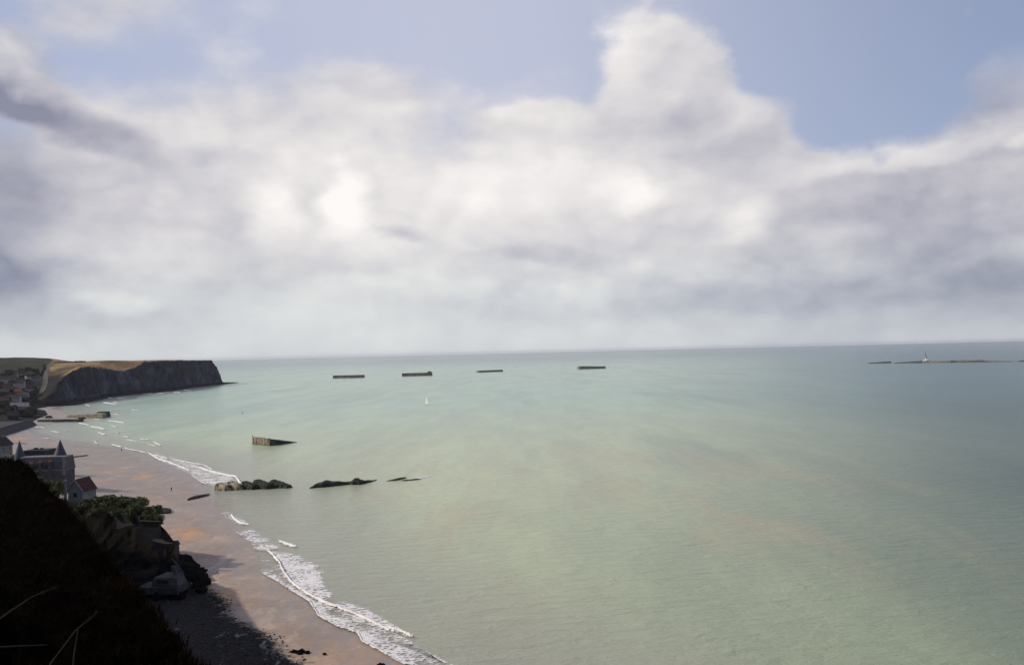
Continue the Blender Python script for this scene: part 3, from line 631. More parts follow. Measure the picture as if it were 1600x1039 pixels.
# ---------------------------------------------------------------- houses
def gable_house(loc, rz, wd, ln, h, rh, wallm, roofm, label, name='house', group=None, windows=True, chimney=True, winm=None):
    # ridge along local Y
    o = empty(name, loc, rz, label=label, cat='house', group=group); w2, l2 = wd / 2, ln / 2
    mb = MB(); mb.box(-w2, w2, -l2, l2, -3, h)
    mb.add([(-w2, -l2, h), (w2, -l2, h), (0, -l2, h + rh * .97)], [(0, 1, 2)]); mb.add([(-w2, l2, h), (w2, l2, h), (0, l2, h + rh * .97)], [(2, 1, 0)])
    mb.build('wall', wallm, o)
    e = wd * .07; t = .18; k = rh / w2; mb = MB()
    for s in (-1, 1):
        a0 = (s * (w2 + e), h - e * k); a1 = (0, h + rh)
        v = [(a0[0], -l2 - e, a0[1]), (a0[0], l2 + e, a0[1]), (0, l2 + e, a1[1]), (0, -l2 - e, a1[1])]
        v += [(x, y, z + t) for x, y, z in v]
        mb.add(v, [(0, 1, 2, 3), (7, 6, 5, 4), (0, 4, 5, 1), (1, 5, 6, 2), (2, 6, 7, 3), (3, 7, 4, 0)])
    rf = mb.build('roof', roofm, o)
    if chimney:
        mb = MB(); mb.box(-.45, .45, l2 * .5 - .4, l2 * .5 + .4, h + rh * .6, h + rh + 1.0); mb.build('chimney', MT['terracotta'], rf)
    if windows:
        n = max(1, int(wd / 3)); nf = max(1, int(h / 2.7))
        for fl in range(nf):
            for q in range(n):
                x = -w2 + wd * (q + .5) / n; z = h * (fl + .35) / nf
                mb = MB(); mb.box(x - .5, x + .5, -l2 - .03, -l2 + .1, z, z + 1.25); mb.build('window', winm or MT['glass'], o)
            for q in range(max(1, int(ln / 3.5))):
                y = -l2 + ln * (q + .5) / max(1, int(ln / 3.5)); z = h * (fl + .35) / nf
                mb = MB(); mb.box(w2 - .1, w2 + .03, y - .45, y + .45, z, z + 1.2); mb.build('window', winm or MT['glass'], o)
    return o
# the red roofed house
pg = PD(115, 765, 285)
hs = gable_house((pg.x + 1.3, pg.y + 2.6, 11.0), R(-9), 4.4, 6.8, 2.9, 3.0, MT['grey_white'], MT['red_tile'], 'small pale house with a steep red tiled roof at the cliff edge', chimney=False)
mb = MB()
for s in (-1, 1): mb.add([(s * 2.55, -3.58, 2.55), (s * 2.55, -3.72, 2.55), (s * 2.55, -3.72, 2.8), (s * 2.55, -3.58, 2.8), (0, -3.58, 5.85), (0, -3.72, 5.85), (0, -3.72, 6.12), (0, -3.58, 6.12)],
                         [(0, 1, 5, 4), (1, 2, 6, 5), (2, 3, 7, 6), (3, 0, 4, 7), (0, 3, 2, 1), (4, 5, 6, 7)])
mb.build('bargeboard', MT['white'], hs)
# post left of it
pp = PD(102, 757, 292); mb = MB(); mb.box(-.3, .3, -.3, .3, -5, 1.0).box(-.42, .42, -.42, .42, 1.0, 1.2).box(-.35, .35, -.35, .35, 1.2, 1.5, top=(-.1, .1, -.1, .1)); o = mb.build('gate_pillar', MT['grey_white'], label='narrow pale pillar beside the left of the red roofed house', cat='pillar'); o.location = pp

# the villa with two slate spires
D0 = 380.0; pxm = D0 / F_PX
def vx(px): return (px - 800) * pxm
cx = (vx(27) + vx(98)) / 2; W2 = (vx(98) - vx(27)) / 2
vz = 2.0
zr = PD(60, 714.5, D0).z; ze = PD(60, 736, D0 - 1).z
vil = empty('villa', (cx, D0, vz), R(2), label='grey stone villa with slate mansard roof and two tall conical spires', cat='villa')
mb = MB(); mb.box(-W2, W2, -.3, 9, -2, ze - vz); mb.build('wall', MT['stone'], vil)
mb = MB(); mb.box(-W2 - .35, W2 + .35, -.7, 9.4, ze - vz, ze - vz + .35); mb.build('cornice', MT['grey_white'], vil)
mb = MB(); mb.box(-W2 - .2, W2 + .2, -.5, 9.2, ze - vz + .35, zr - vz - .25, top=(-W2 - .1, W2 + .1, 1.0, 7.6)); rfm = mb.build('roof', MT['slate'], vil)
mb = MB(); mb.box(-W2 + .0, W2 - .0, 1.1, 7.7, zr - vz - .25, zr - vz + .05); mb.build('ridge_rail', MT['grey_white'], rfm)
for px, top in ((47, 721), (60.5, 719.5), (76, 718)):
    x = vx(px) - cx; zt = PD(px, top, D0 - 1).z - vz
    mb = MB(); mb.box(x - .6, x + .6, -.95, .35, ze - vz - .3, zt - .9); ch = mb.build('chimney', MT['stone'], vil)
    mb = MB(); mb.box(x - .72, x + .72, -1.05, .45, zt - .9, zt - .65).cyl(x - .32, -.3, zt - .65, zt, .26, .2, 8).cyl(x + .32, -.3, zt - .65, zt, .26, .2, 8); mb.build('chimney_pot', MT['terracotta'], ch)
for px in (36, 54, 68, 90):
    x = vx(px) - cx; z = ze - vz + .9
    mb = MB(); mb.box(x - .55, x + .55, -.75, .8, z, z + 1.3); dm = mb.build('dormer', MT['grey_white'] if px == 90 else MT['stone'], vil)
    mb = MB(); mb.add([(x - .7, -.85, z + 1.3), (x + .7, -.85, z + 1.3), (x, -.85, z + 2.0), (x - .7, 1.2, z + 1.3), (x + .7, 1.2, z + 1.3), (x, 1.2, z + 2.0)], [(0, 1, 2), (5, 4, 3), (0, 2, 5, 3), (1, 4, 5, 2)]); mb.build('dormer_roof', MT['slate'], dm)
    mb = MB(); mb.box(x - .32, x + .32, -.8, -.7, z + .2, z + 1.1); mb.build('pane', MT['glass'], dm)
for q in range(6):
    x = -W2 + (q + .5) * 2 * W2 / 6
    for z in (1.0, 4.2):
        mb = MB(); mb.box(x - .5, x + .5, -.36, -.2, z, z + 1.7); wn = mb.build('window', MT['glass'], vil)
        mb = MB(); mb.box(x - .65, x + .65, -.42, -.2, z - .15, z - .02).box(x - .04, x + .04, -.38, -.28, z, z + 1.7); mb.build('frame', MT['grey_white'], wn)
for px, tip, base, rad, yy, side in ((29.5, 688, 726, 2.9, 7.0, -1), (92, 686.5, 728, 3.9, 7.0, 1)):
    x = vx(px) * (D0 + yy) / D0 - cx; zt = PD(px, tip, D0 + yy).z - vz; zb = PD(px, base, D0 + yy).z - vz
    mb = MB(); mb.cyl(x, yy, -2, zb, rad * .88, rad * .88, 16); tw = mb.build('tower', MT['stone'], vil)
    mb = MB(); mb.cyl(x, yy, zb, zb + .25, rad * 1.12, rad * 1.05, 16).cyl(x, yy, zb + .25, zb + (zt - zb) * .3, rad * 1.05, rad * .71, 16).cyl(x, yy, zb + (zt - zb) * .3, zt, rad * .71, .03, 16); mb.build('spire', MT['slate'], tw, sm=False)
    mb = MB(); mb.cyl(x, yy, zt - .05, zt + .5, .05, .02, 6); mb.build('finial', MT['dark_stone'], tw)
    for a_ in (-60, -100, -20):
        mb = MB(); cxx, cyy = x + rad * .9 * math.cos(R(a_)), yy + rad * .9 * math.sin(R(a_)); mb.box(cxx - .3, cxx + .3, cyy - .12, cyy + .12, zb - 2.2, zb - .6); mb.build('window', MT['glass'], tw)
mb = MB(); mb.box(W2 - .9, W2 + .08, -.45, .2, ze - vz - 1.8, zr - vz - .3); mb.build('corner_pilaster', MT['grey_white'], vil)
# hall behind
pa_ = PD(37, 704, 425); pb_ = PD(71, 703.5, 425)
o = empty('hall', ((pa_.x + pb_.x) / 2, 430, 3), label='low dark flat roofed building seen between the two spires of the villa', cat='building')
hw = (pb_.x - pa_.x) / 2; mb = MB(); mb.box(-hw, hw, -5, 5, -2, pa_.z - 3.3); mb.build('wall', MT['dark_roof'], o)
mb = MB(); mb.box(-hw - .3, hw + .3, -5.3, 5.3, pa_.z - 3.3, pa_.z - 3.0); rf = mb.build('roof', MT['dark_roof'], o)
mb = MB(); mb.box(-hw * .5, -hw * .3, -1, 1, pa_.z - 3.0, pa_.z - 2.3).box(hw * .1, hw * .2, -1, 1, pa_.z - 3.0, pa_.z - 2.4); mb.build('roof_vent', MT['dark_stone'], rf)
# white house at the left edge, and the lower one with dark roof
p = PD(2, 700, 470); gable_house((p.x - 1.0, p.y, 5), R(-8), 7.5, 9, 7.6, 3.2, MT['grey_white'], MT['dark_roof'], 'tall white house at the left edge behind the villa')
p = PD(13, 708, 430); gable_house((p.x, p.y, 5.5), R(60), 6, 7, 3.7, 2.2, MT['grey_white'], MT['dark_roof'], 'low house with dark roof and pale walls left of the villa spire', chimney=False)

# seawall and promenade by the village
w0 = P(-40, 695, .5); w1 = P(50, 663.5, .5); w2_ = P(46, 659, .5)
o = empty('sea_wall', (w1.x, w1.y, 0), label='dark sloping sea wall of the village promenade at the left edge', cat='wall')
wall_run((w0.x - w1.x, w0.y - w1.y), (0, 0), -1, 5.2, 4.0, 30, 'wall_face', MT['dark_stone'], o, batter=5)
wall_run((w0.x - w1.x - 1, w0.y - w1.y), (-1, 0), 4.0, 6.2, 5.0, .5, 'parapet', MT['stone'], o)

# jetties near the village
def wreck_box(name, pts, z0, z1, mat, label, cat, group=None, tops=None, detail=None):
    c = sum(pts, Vector()) / len(pts); o = empty(name, (c.x, c.y, 0), label=label, cat=cat, group=group)
    tops = tops or [z1] * len(pts); n = len(pts)
    bm = bmesh.new(); vb = [bm.verts.new((p.x - c.x, p.y - c.y, z0)) for p in pts]; vt = [bm.verts.new((p.x - c.x, p.y - c.y, t)) for p, t in zip(pts, tops)]
    bm.faces.new(vb[::-1]); bm.faces.new(vt)
    for k in range(n): bm.faces.new((vb[k], vb[(k + 1) % n], vt[(k + 1) % n], vt[k]))
    bmesh.ops.recalc_face_normals(bm, faces=bm.faces)
    bmesh.ops.subdivide_edges(bm, edges=bm.edges, cuts=7, use_grid_fill=True)
    L = max((p - c).length for p in pts)
    for v in bm.verts:
        if v.co.z > z0 + .1: v.co += Vector((fbm(v.co.x * .5, v.co.z, c.y), fbm(v.co.y * .5, v.co.z, c.x), fbm(v.co.x * .6, v.co.y * .6, 3))) * min(.28, L * .02)
    me = bpy.data.meshes.new('hull'); bm.to_mesh(me); bm.free(); mkobj('hull', me, mat, o); return o
def quad_from(pl, pr, depth, z=0.0, skew=0.0):
    a = P(*pl, z); b = P(*pr, z); d = Vector((skew, depth, 0)); return [a, b, b + d, a + d]
o = wreck_box('jetty', quad_from((58, 659.5), (125, 659), 7), -1, 2.6, MT['dark_concrete'], 'long low dark jetty on the sand, nearer of the two by the village', 'jetty', tops=[1.8, 2.0, 2.2, 1.8])
c = P(120, 659, 0) - o.location; mb = MB(); mb.box(c.x - 2.5, c.x + 2, 1, 6, 1.5, 3.0); mb.build('end_block', MT['dark_concrete'], o)
o = wreck_box('jetty', quad_from((104, 652.5), (160, 653.5), 9), -1, 4.2, MT['concrete'], 'sand coloured concrete jetty with a dark seaward end, farther of the two', 'jetty', tops=[1.8, 4.2, 4.4, 2.2])
c = P(156, 653, 0) - o.location; mb = MB(); mb.box(c.x - 9, c.x + 2.2, -.6, 9.3, -1, 4.9, top=(c.x - 6.5, c.x + 1.2, -.3, 8.5)); mb.build('end_block', MT['dark_concrete'], o)
c2 = P(100, 650, 0) - o.location; mb = MB(); mb.box(c2.x - 1, c2.x + 5, -1, 4, 0, 2.6, top=(c2.x, c2.x + 3, 0, 3)); mb.build('stub', MT['dark_concrete'], o)
# ---------------------------------------------------------------- wrecked pontoons near the shore
p1 = P(394, 693.5); p2 = P(422, 696.5); p3 = P(468, 690.5)
dv = (p3 - p2); o = wreck_box('wrecked_pontoon', [p1, p2, p2 + dv, p1 + dv * .95], -1.5, 4, MT['dark_concrete'], 'tilted concrete pontoon wreck, one end high and the other under water, alone in the bay', 'wreck', tops=[4.3, 3.9, -.25, -.1])
c = o.location; q1 = p1.lerp(p2, .02) - c; q2 = p1.lerp(p2, .98) - c; nrm = Vector((-(q2 - q1).y, (q2 - q1).x, 0)).normalized()
if nrm.y > 0: nrm = -nrm
mb = MB(); n_ = nrm * .22
mb.add([q1 + n_ + Vector((0, 0, .5)), q2 + n_ + Vector((0, 0, .2)), q2 + n_ + Vector((0, 0, 3.8)), q1 + n_ + Vector((0, 0, 4.2)), q1 + Vector((0, 0, .5)), q2 + Vector((0, 0, .2)), q2 + Vector((0, 0, 3.8)), q1 + Vector((0, 0, 4.2))],
       [(0, 1, 2, 3), (4, 7, 6, 5), (0, 4, 5, 1), (1, 5, 6, 2), (2, 6, 7, 3), (3, 7, 4, 0)]); mb.build('end_plate', MT['concrete'], o)
mb = MB()
for k in range(6):
    a_ = q1.lerp(q2, (k + .5) / 6) + nrm * .3; mb.box(a_.x - .16, a_.x + .16, a_.y - .16, a_.y + .16, .4, 3.9)
mb.build('rib', MT['concrete'], o)
mb = MB(); mb.box(q1.x - .1, q1.x + .2, q1.y + .3, q1.y + .6, 4, 5).box(q2.x - .2, q2.x, q2.y + .4, q2.y + .7, 3.8, 4.5); mb.build('bollard', MT['dark_stone'], o)

def beetle(pl, ln, wd, h, rz, pitch_, mat, label, cap=None, seed=1):
    p = P(*pl); o = empty('beached_pontoon', (p.x, p.y, 0), rz, label=label, cat='wreck', group='row of beached pontoons at the surf edge')
    prof = [(-.5, -.3), (-.5, .42), (-.42, .78), (-.28, 1.0), (.28, 1.0), (.42, .78), (.5, .42), (.5, -.3)]; bm = bmesh.new(); rings = []
    for k in range(17):
        t = k / 16; e = min(t, 1 - t) * 16; sq = .86 + .14 * min(1, e / 1.0)
        rings.append([bm.verts.new((a_ * wd * sq, (t - .0) * ln, (b_ * sq) * h + pitch_ * t * ln)) for a_, b_ in prof])
    for a_, b_ in zip(rings, rings[1:]):
        for k in range(len(prof)): bm.faces.new((a_[k], a_[(k + 1) % 8], b_[(k + 1) % 8], b_[k]))
    bm.faces.new(rings[0]); bm.faces.new(rings[-1][::-1]); bmesh.ops.recalc_face_normals(bm, faces=bm.faces)
    bmesh.ops.subdivide_edges(bm, edges=bm.edges, cuts=1, use_grid_fill=True)
    for v in bm.verts: v.co += Vector((fbm(v.co.x, v.co.y, seed), fbm(v.co.y, v.co.z, seed + 4), fbm(v.co.x * .8, v.co.y * .8, seed + 8))) * .22
    me = bpy.data.meshes.new('hull'); bm.to_mesh(me); bm.free(); mkobj('hull', me, mat, o)
    if cap is False:
        mb = MB()
        for q in (.25, .5, .75): mb.box(-wd * .52, -wd * .40, ln * q - .28, ln * q + .28, .25 * h + pitch_ * q * ln, .5 * h + pitch_ * q * ln)
        mb.build('hatch', MT['glass'], o)
    return o
mixm = material('weedy_concrete', [(0, (.010, .012, .008)), (.25, (.03, .032, .018)), (.4, (.26, .22, .14)), (1, (.50, .42, .29))], .45, bump=.8)
beetle((341, 764.5), 6.2, 4.2, 2.6, R(-122), -.12, mixm, 'pale weathered pontoon nearest the sand, first of the beached row', False, 1)
beetle((359, 763.5), 6.4, 4.2, 3.0, R(-122), -.16, mixm, 'second beached pontoon from the sand, pale top and broken front', False, 2)
beetle((381, 763), 6.6, 4.4, 2.9, R(-120), -.2, MT['weed'], 'third beached pontoon, rounded and green with weed', None, 3)
beetle((400, 762), 7.6, 4.8, 3.3, R(-118), -.2, MT['weed'], 'fourth beached pontoon, largest weed covered hump', None, 4)
beetle((425, 761), 8.4, 4.6, 3.1, R(-112), -.27, MT['weed'], 'last beached pontoon, green hump sloping down into the sea', None, 5)
def weed_wreck(outline, hts, label, seed, group='weed covered wrecks lying in line off the beach'):
    # outline: list of px along the length with waterline y; hts: height above water
    bm = bmesh.new(); pts = [P(px, py) for px, py in outline]; c = sum(pts, Vector()) / len(pts); rings = []
    n = 40
    for k in range(n):
        t = k / (n - 1); p = lerp_list(pts, t) - c; h = float(np.interp(t, np.linspace(0, 1, len(hts)), hts)); wd = 2.0 + h * 1.1
        rings.append([bm.verts.new(p + Vector((fbm(t * 12, a_, seed) * .5, -math.cos(a_) * wd * (.75 + .3 * fbm(t * 9, a_ * 2, seed)) + wd * .6, h * (1.08 * math.sin(a_) ** .8) * (1 + .22 * fbm(t * 14, a_ * 1.5, seed + 2)) - .3))) for a_ in np.linspace(0.001, math.pi - .001, 9)])
    for a_, b_ in zip(rings, rings[1:]):
        for q in range(8): bm.faces.new((a_[q], a_[q + 1], b_[q + 1], b_[q]))
    bmesh.ops.recalc_face_normals(bm, faces=bm.faces)
    me = bpy.data.meshes.new('weedy_wreck'); bm.to_mesh(me); bm.free(); smooth(me)
    o = mkobj('weedy_wreck', me, MT['weed'], label=label, cat='wreck', group=group); o.location = c; return o
weed_wreck([(483, 763), (510, 760.5), (545, 757), (562, 757), (575, 754), (588, 750.5)], [.5, 1.9, 2.3, 1.6, 1.0, 2.5, 1.9, 1.2, 1.0, .6, .4], 'long low black weed covered wreck with two humps in the shallow water', 3)
weed_wreck([(604, 752), (620, 750.5), (634, 747)], [.4, .5, .8, .9, .7, .5], 'thin dark sliver of wreck left of the small patch of foam', 5)
weed_wreck([(627, 751.5), (640, 750.7), (657, 749)], [.4, .6, .5, .6, .4], 'lowest thin wreck ending in the small patch of foam', 6)

# ---------------------------------------------------------------- far harbour caissons
def caisson(x0, x1, y0, y1, hpx, label, bump_=None, pale=False, rough=0.0, hseq=None):
    a = P(x0, y0); b = P(x1, y1); sc2 = a.y / F_PX; h = hpx * sc2; d = b - a; L = d.length; ang = math.atan2(d.y, d.x)
    o = empty('harbour_caisson', (a.x, a.y, 0), ang, label=label, cat='caisson', group='concrete caissons standing out in the sea')
    n = 44; bm = bmesh.new(); W = 13; rows_ = []
    for k in range(n):
        t = k / (n - 1); hh = h * (1 if hseq is None else float(np.interp(t, np.linspace(0, 1, len(hseq)), hseq))); hh += rough * h * fbm(t * 16, 1, x0)
        rows_.append([bm.verts.new(q) for q in ((t * L, 0, -2), (t * L, 0, hh * .55), (t * L, 1.2, hh * .56), (t * L, 1.4, hh), (t * L, W - 1.4, hh * .99), (t * L, W, -2))])
    for p_, q_ in zip(rows_, rows_[1:]):
        for k in range(5): bm.faces.new((p_[k], q_[k], q_[k + 1], p_[k + 1]))
    bm.faces.new(rows_[0]); bm.faces.new(rows_[-1][::-1]); bmesh.ops.recalc_face_normals(bm, faces=bm.faces)
    me = bpy.data.meshes.new('hull'); bm.to_mesh(me); bm.free(); mkobj('hull', me, MT['far_concrete'], o)
    if bump_:
        t0, t1, hb = bump_; mb = MB(); mb.box(L * t0, L * t1, 2, W - 2, h * .98, h * .98 + hb, top=(L * t0 + 1, L * t1 - 1, 3, W - 3)); mb.build('gun_platform', MT['far_concrete'], o)
    if pale:
        mb = MB(); mb.box(-.4, L * .07, -.3, W, -2, h * .9); mb.build('pale_end', MT['concrete'], o)
    mb = MB()
    for k in range(9): mb.box(L * (k + .5) / 9 - .5, L * (k + .5) / 9 + .5, -.35, .2, -1.5, h * .5)
    mb.build('rib', MT['far_concrete'], o)
caisson(520, 567.5, 591, 590, 4.3, 'leftmost of the four separate caissons on the horizon, plain low block')
caisson(628, 675.5, 588, 586.8, 4.8, 'second caisson from the left with a raised lump on its right end, behind the sail', (.84, .98, 3.2))
caisson(749, 786, 582, 580.5, 2.9, 'third and thinnest dark caisson in the middle of the bay')
caisson(905, 946.5, 577, 575.7, 4.6, 'fourth caisson with a pale left end and tapering height', None, True, 0, [1, 1, .95, .85, .75, .75])
caisson(1358, 1393, 568, 567, 2.0, 'leftmost low piece of the long broken breakwater at the right', None, False, .3, [.4, .6, .9, 1, 1, 1.1])
caisson(1397, 1442, 567.6, 566.8, 2.4, 'breakwater piece just left of the flying gull', None, False, .3, [.2, .7, .8, 1, 1.1, 1.2])
caisson(1443, 1485, 566.8, 566.4, 2.6, 'breakwater piece directly under the flying gull', None, False, .3, [1.2, 1.1, .8, .8, .9, .8])
caisson(1486, 1537, 566.3, 565.6, 3.2, 'highest rust coloured breakwater piece right of the gull', None, False, .2, [1, 1, 1, .9, .95, .9])
caisson(1538, 1584, 565.8, 565.2, 2.0, 'low dark breakwater piece tapering to the right', None, False, .3, [1, 1.1, .8, .5, .3])
caisson(1590, 1640, 565, 564, 2.4, 'last breakwater piece cut by the right edge', None, False, .3, [.4, .8, 1, 1, 1])

# ---------------------------------------------------------------- sailing boat
pb = P(667, 632.5); pxs = pb.y / F_PX
o = empty('sailing_boat', (pb.x, pb.y, 0), R(-42), label='small white sailed dinghy alone in the middle of the bay', cat='sailing boat'); o.scale = (1.2, 1.2, 1.2)
bm = bmesh.new(); rings = []
for k in range(11):
    t = k / 10; wd = .75 * math.sin(math.pi * (t * .85 + .12)) ** .7; y0 = -2.4 + 4.8 * t
    rings.append([bm.verts.new(q) for q in ((y0, -wd, .5 + .15 * t), (y0, -wd * .7, .1), (y0, 0, -.15), (y0, wd * .7, .1), (y0, wd, .5 + .15 * t))])
for a_, b_ in zip(rings, rings[1:]):
    for k in range(4): bm.faces.new((a_[k], b_[k], b_[k + 1], a_[k + 1]))
    bm.faces.new((a_[4], b_[4], b_[0], a_[0]))
me = bpy.data.meshes.new('hull'); bm.to_mesh(me); bm.free(); mkobj('hull', me, MT['sail'], o)
mb = MB(); mb.cyl(.4, 0, .3, 7.4, .06, .04, 8); mb.build('mast', MT['dark_stone'], o)
sv = []; sf = []
for i in range(9):
    t = i / 8
    for j in range(6):
        u = j / 5; wd = 2.6 * (1 - t ** 1.6) + .15; sv.append((.35 - u * wd, .35 * math.sin(math.pi * u) * (1 - t), .9 + 6.3 * t)); 
for i in range(8):
    for j in range(5): a_ = i * 6 + j; sf.append((a_, a_ + 1, a_ + 7, a_ + 6))
ms = pymesh('mainsail', sv, sf, True); mkobj('mainsail', ms, MT['sail'], o)
mb = MB(); mb.add([(.5, 0, 5.6), (2.1, .0, .8), (.55, .35, .9), (.5, .02, 5.6), (2.1, .02, .8), (.55, .37, .9)], [(0, 1, 2), (5, 4, 3), (0, 3, 4, 1), (1, 4, 5, 2), (2, 5, 3, 0)]); mb.build('jib', MT['sail'], o)
mb = MB(); mb.box(-2.3, .4, -.03, .03, .78, .86); mb.build('boom', MT['dark_stone'], o)
# ---------------------------------------------------------------- figures
def figure(name_loc, h, pose, label, parts, rz=0, cloth=None, seated=False, seat_z=0.0):
    s = h / 1.75
    J = {'pel': (0, 0, .95), 'wst': (0, 0, 1.08), 'chs': (0, 0, 1.30), 'nck': (0, 0, 1.48), 'hed': (0, .01, 1.58), 'top': (0, .0, 1.73),
         'ls': (-.18, 0, 1.42), 'le': (-.24, .0, 1.14), 'lh': (-.22, .08, .88), 'lf': (-.21, .12, .78), 'rs': (.18, 0, 1.42), 're': (.25, -.04, 1.15), 'rh': (.24, .05, .90), 'rf': (.23, .1, .80),
         'lhp': (-.09, 0, .9), 'lk': (-.11, .14 * pose, .50), 'la': (-.11, .20 * pose, .08), 'lt': (-.12, .20 * pose + .17, .03),
         'rhp': (.09, 0, .9), 'rk': (.11, -.02 * pose, .50), 'ra': (.11, -.28 * pose, .10), 'rt': (.12, -.28 * pose + .17, .03)}
    rd = {'pel': .13, 'wst': .12, 'chs': .15, 'nck': .055, 'hed': .095, 'top': .07, 'ls': .07, 'le': .045, 'lh': .03, 'lf': .035, 'rs': .07, 're': .045, 'rh': .03, 'rf': .035, 'lhp': .095, 'lk': .06, 'la': .04, 'lt': .03, 'rhp': .095, 'rk': .06, 'ra': .04, 'rt': .03}
    ed = [('pel', 'wst'), ('wst', 'chs'), ('chs', 'nck'), ('nck', 'hed'), ('hed', 'top'), ('chs', 'ls'), ('ls', 'le'), ('le', 'lh'), ('lh', 'lf'), ('chs', 'rs'), ('rs', 're'), ('re', 'rh'), ('rh', 'rf'), ('pel', 'lhp'), ('lhp', 'lk'), ('lk', 'la'), ('la', 'lt'), ('pel', 'rhp'), ('rhp', 'rk'), ('rk', 'ra'), ('ra', 'rt')]
    keys = list(J); me = bpy.data.meshes.new('person'); me.from_pydata([tuple(c * s for c in J[k]) for k in keys], [(keys.index(a_), keys.index(b_)) for a_, b_ in ed], [])
    o = mkobj('person', me, label=label, cat='person', group='people walking on the beach'); o.location = name_loc; o.rotation_euler = (0, 0, rz)
    md = o.modifiers.new('skin', 'SKIN'); sd = me.skin_vertices[0].data if me.skin_vertices else None
    if sd is None:
        bm = bmesh.new(); bm.from_mesh(me); bm.verts.layers.skin.verify(); bm.to_mesh(me); bm.free(); sd = me.skin_vertices[0].data
    for i, k in enumerate(keys): sd[i].radius = (rd[k] * s * (1.15 if k == 'chs' else 1), rd[k] * s); sd[i].use_root = (k == 'pel')
    sb = o.modifiers.new('sub', 'SUBSURF'); sb.levels = 1; sb.render_levels = 2
    me.materials.append(cloth or MT['cloth'])
    hb = bmesh.new(); bmesh.ops.create_icosphere(hb, subdivisions=2, radius=.115 * s)
    for v in hb.verts: v.co.z *= 1.1; v.co += Vector((0, -.02 * s, 1.66 * s))
    hm = bpy.data.meshes.new('hair'); hb.to_mesh(hm); hb.free(); mkobj('hair', smooth(hm), MT['bark'], o)
    return o
def beach_pt(px, py):
    z = .5
    for _ in range(4): p = P(px, py, z); z = float(bz(float(Xs(p.y)) - p.x, p.y))
    p.z = z; return p
figure(beach_pt(190, 706), 1.8, 1, 'person in dark clothes standing by the far edge of the surf', None, .4)
figure(beach_pt(268, 768), 1.8, 1.1, 'person in dark clothes walking on the open wet sand', None, 1.2)
# ---------------------------------------------------------------- gulls
def gull(loc, span, rot, label, wing=(.35, -.1)):
    o = empty('gull', loc, 0, label=label, cat='gull', group='gulls over the sea'); o.rotation_euler = rot; k = span / 1.3
    bm = bmesh.new(); rings = []
    for t, r in ((-.30, .008), (-.22, .035), (-.1, .065), (.05, .075), (.15, .055), (.2, .042), (.25, .045), (.29, .028), (.345, .006)):
        rings.append([bm.verts.new((r * k * math.cos(a_), t * k, r * k * .9 * math.sin(a_) + (.02 * k if t > .18 else 0))) for a_ in np.linspace(0, 2 * math.pi, 11)[:-1]])
    for a_, b_ in zip(rings, rings[1:]):
        for q in range(10): bm.faces.new((a_[q], a_[(q + 1) % 10], b_[(q + 1) % 10], b_[q]))
    bm.faces.new(rings[0]); bm.faces.new(rings[-1]); bmesh.ops.recalc_face_normals(bm, faces=bm.faces)
    me = bpy.data.meshes.new('body'); bm.to_mesh(me); bm.free(); mkobj('body', smooth(me), MT['gull_white'], o)
    for s in (-1, 1):
        L = [(0.04, .10, -.08, .02), (.22, .13, -.05, .02 + .22 * (.5 + wing[0])), (.42, .10, -.04, .02 + .42 * (.25 + wing[0])), (.58, .02, -.08, .02 + .5 * (.1 + wing[0])), (.68, -.08, -.12, .02 + .52 * wing[0])]
        v = []; 
        for x, f_, b_, z in L: v += [(s * x * k, f_ * k, z * k), (s * x * k, (f_ + b_) / 2 * k, (z + .012) * k), (s * x * k, b_ * k, z * k), (s * x * k, (f_ + b_) / 2 * k, (z - .006) * k)]
        f = []
        for q in range(len(L) - 1):
            for e in range(4): f.append((q * 4 + e, q * 4 + (e + 1) % 4, q * 4 + 4 + (e + 1) % 4, q * 4 + 4 + e))
        f += [(0, 1, 2, 3), (16, 17, 18, 19)]; mkobj('wing', pymesh('wing', v, f, True), MT['gull_white'] if s > 0 else MT['gull_grey'], o)
    mb = MB(); mb.add([(-.02 * k, -.26 * k, 0), (.02 * k, -.26 * k, 0), (.07 * k, -.42 * k, 0), (-.07 * k, -.42 * k, 0), (-.02 * k, -.26 * k, .01), (.02 * k, -.26 * k, .01), (.07 * k, -.42 * k, .008), (-.07 * k, -.42 * k, .008)], [(3, 2, 1, 0), (4, 5, 6, 7), (0, 1, 5, 4), (1, 2, 6, 5), (2, 3, 7, 6), (3, 0, 4, 7)]); mb.build('tail', MT['gull_white'], o)
    mb = MB(); mb.cyl(0, 0, 0, .06 * k, .012 * k, .003 * k, 6); bk_ = mb.build('beak', MT['straw'], o); bk_.rotation_euler = (R(-90), 0, 0); bk_.location = (0, .33 * k, .02 * k)
gull(PD(1447, 563, 74), 1.05, (R(-10), R(62), R(35)), 'white gull banking steeply in front of the right-hand breakwater')
gull(PD(1441.5, 596, 330), 1.2, (0, R(10), R(60)), 'tiny distant white gull low over the sea below the banking one')
# buoy
o = empty('buoy', P(379, 645), label='tiny dark buoy in the bay left of the tilted wreck', cat='buoy')
mb = MB(); mb.cyl(0, 0, -.5, .5, .5, .45, 14).cyl(0, 0, .5, 1.1, .22, .1, 10); mb.build('float', MT['dark_stone'], o)
mb = MB(); mb.cyl(0, 0, 1.1, 1.4, .05, .05, 8).cyl(0, 0, 1.4, 1.6, .15, .02, 10); mb.build('top_mark', MT['dark_stone'], o)

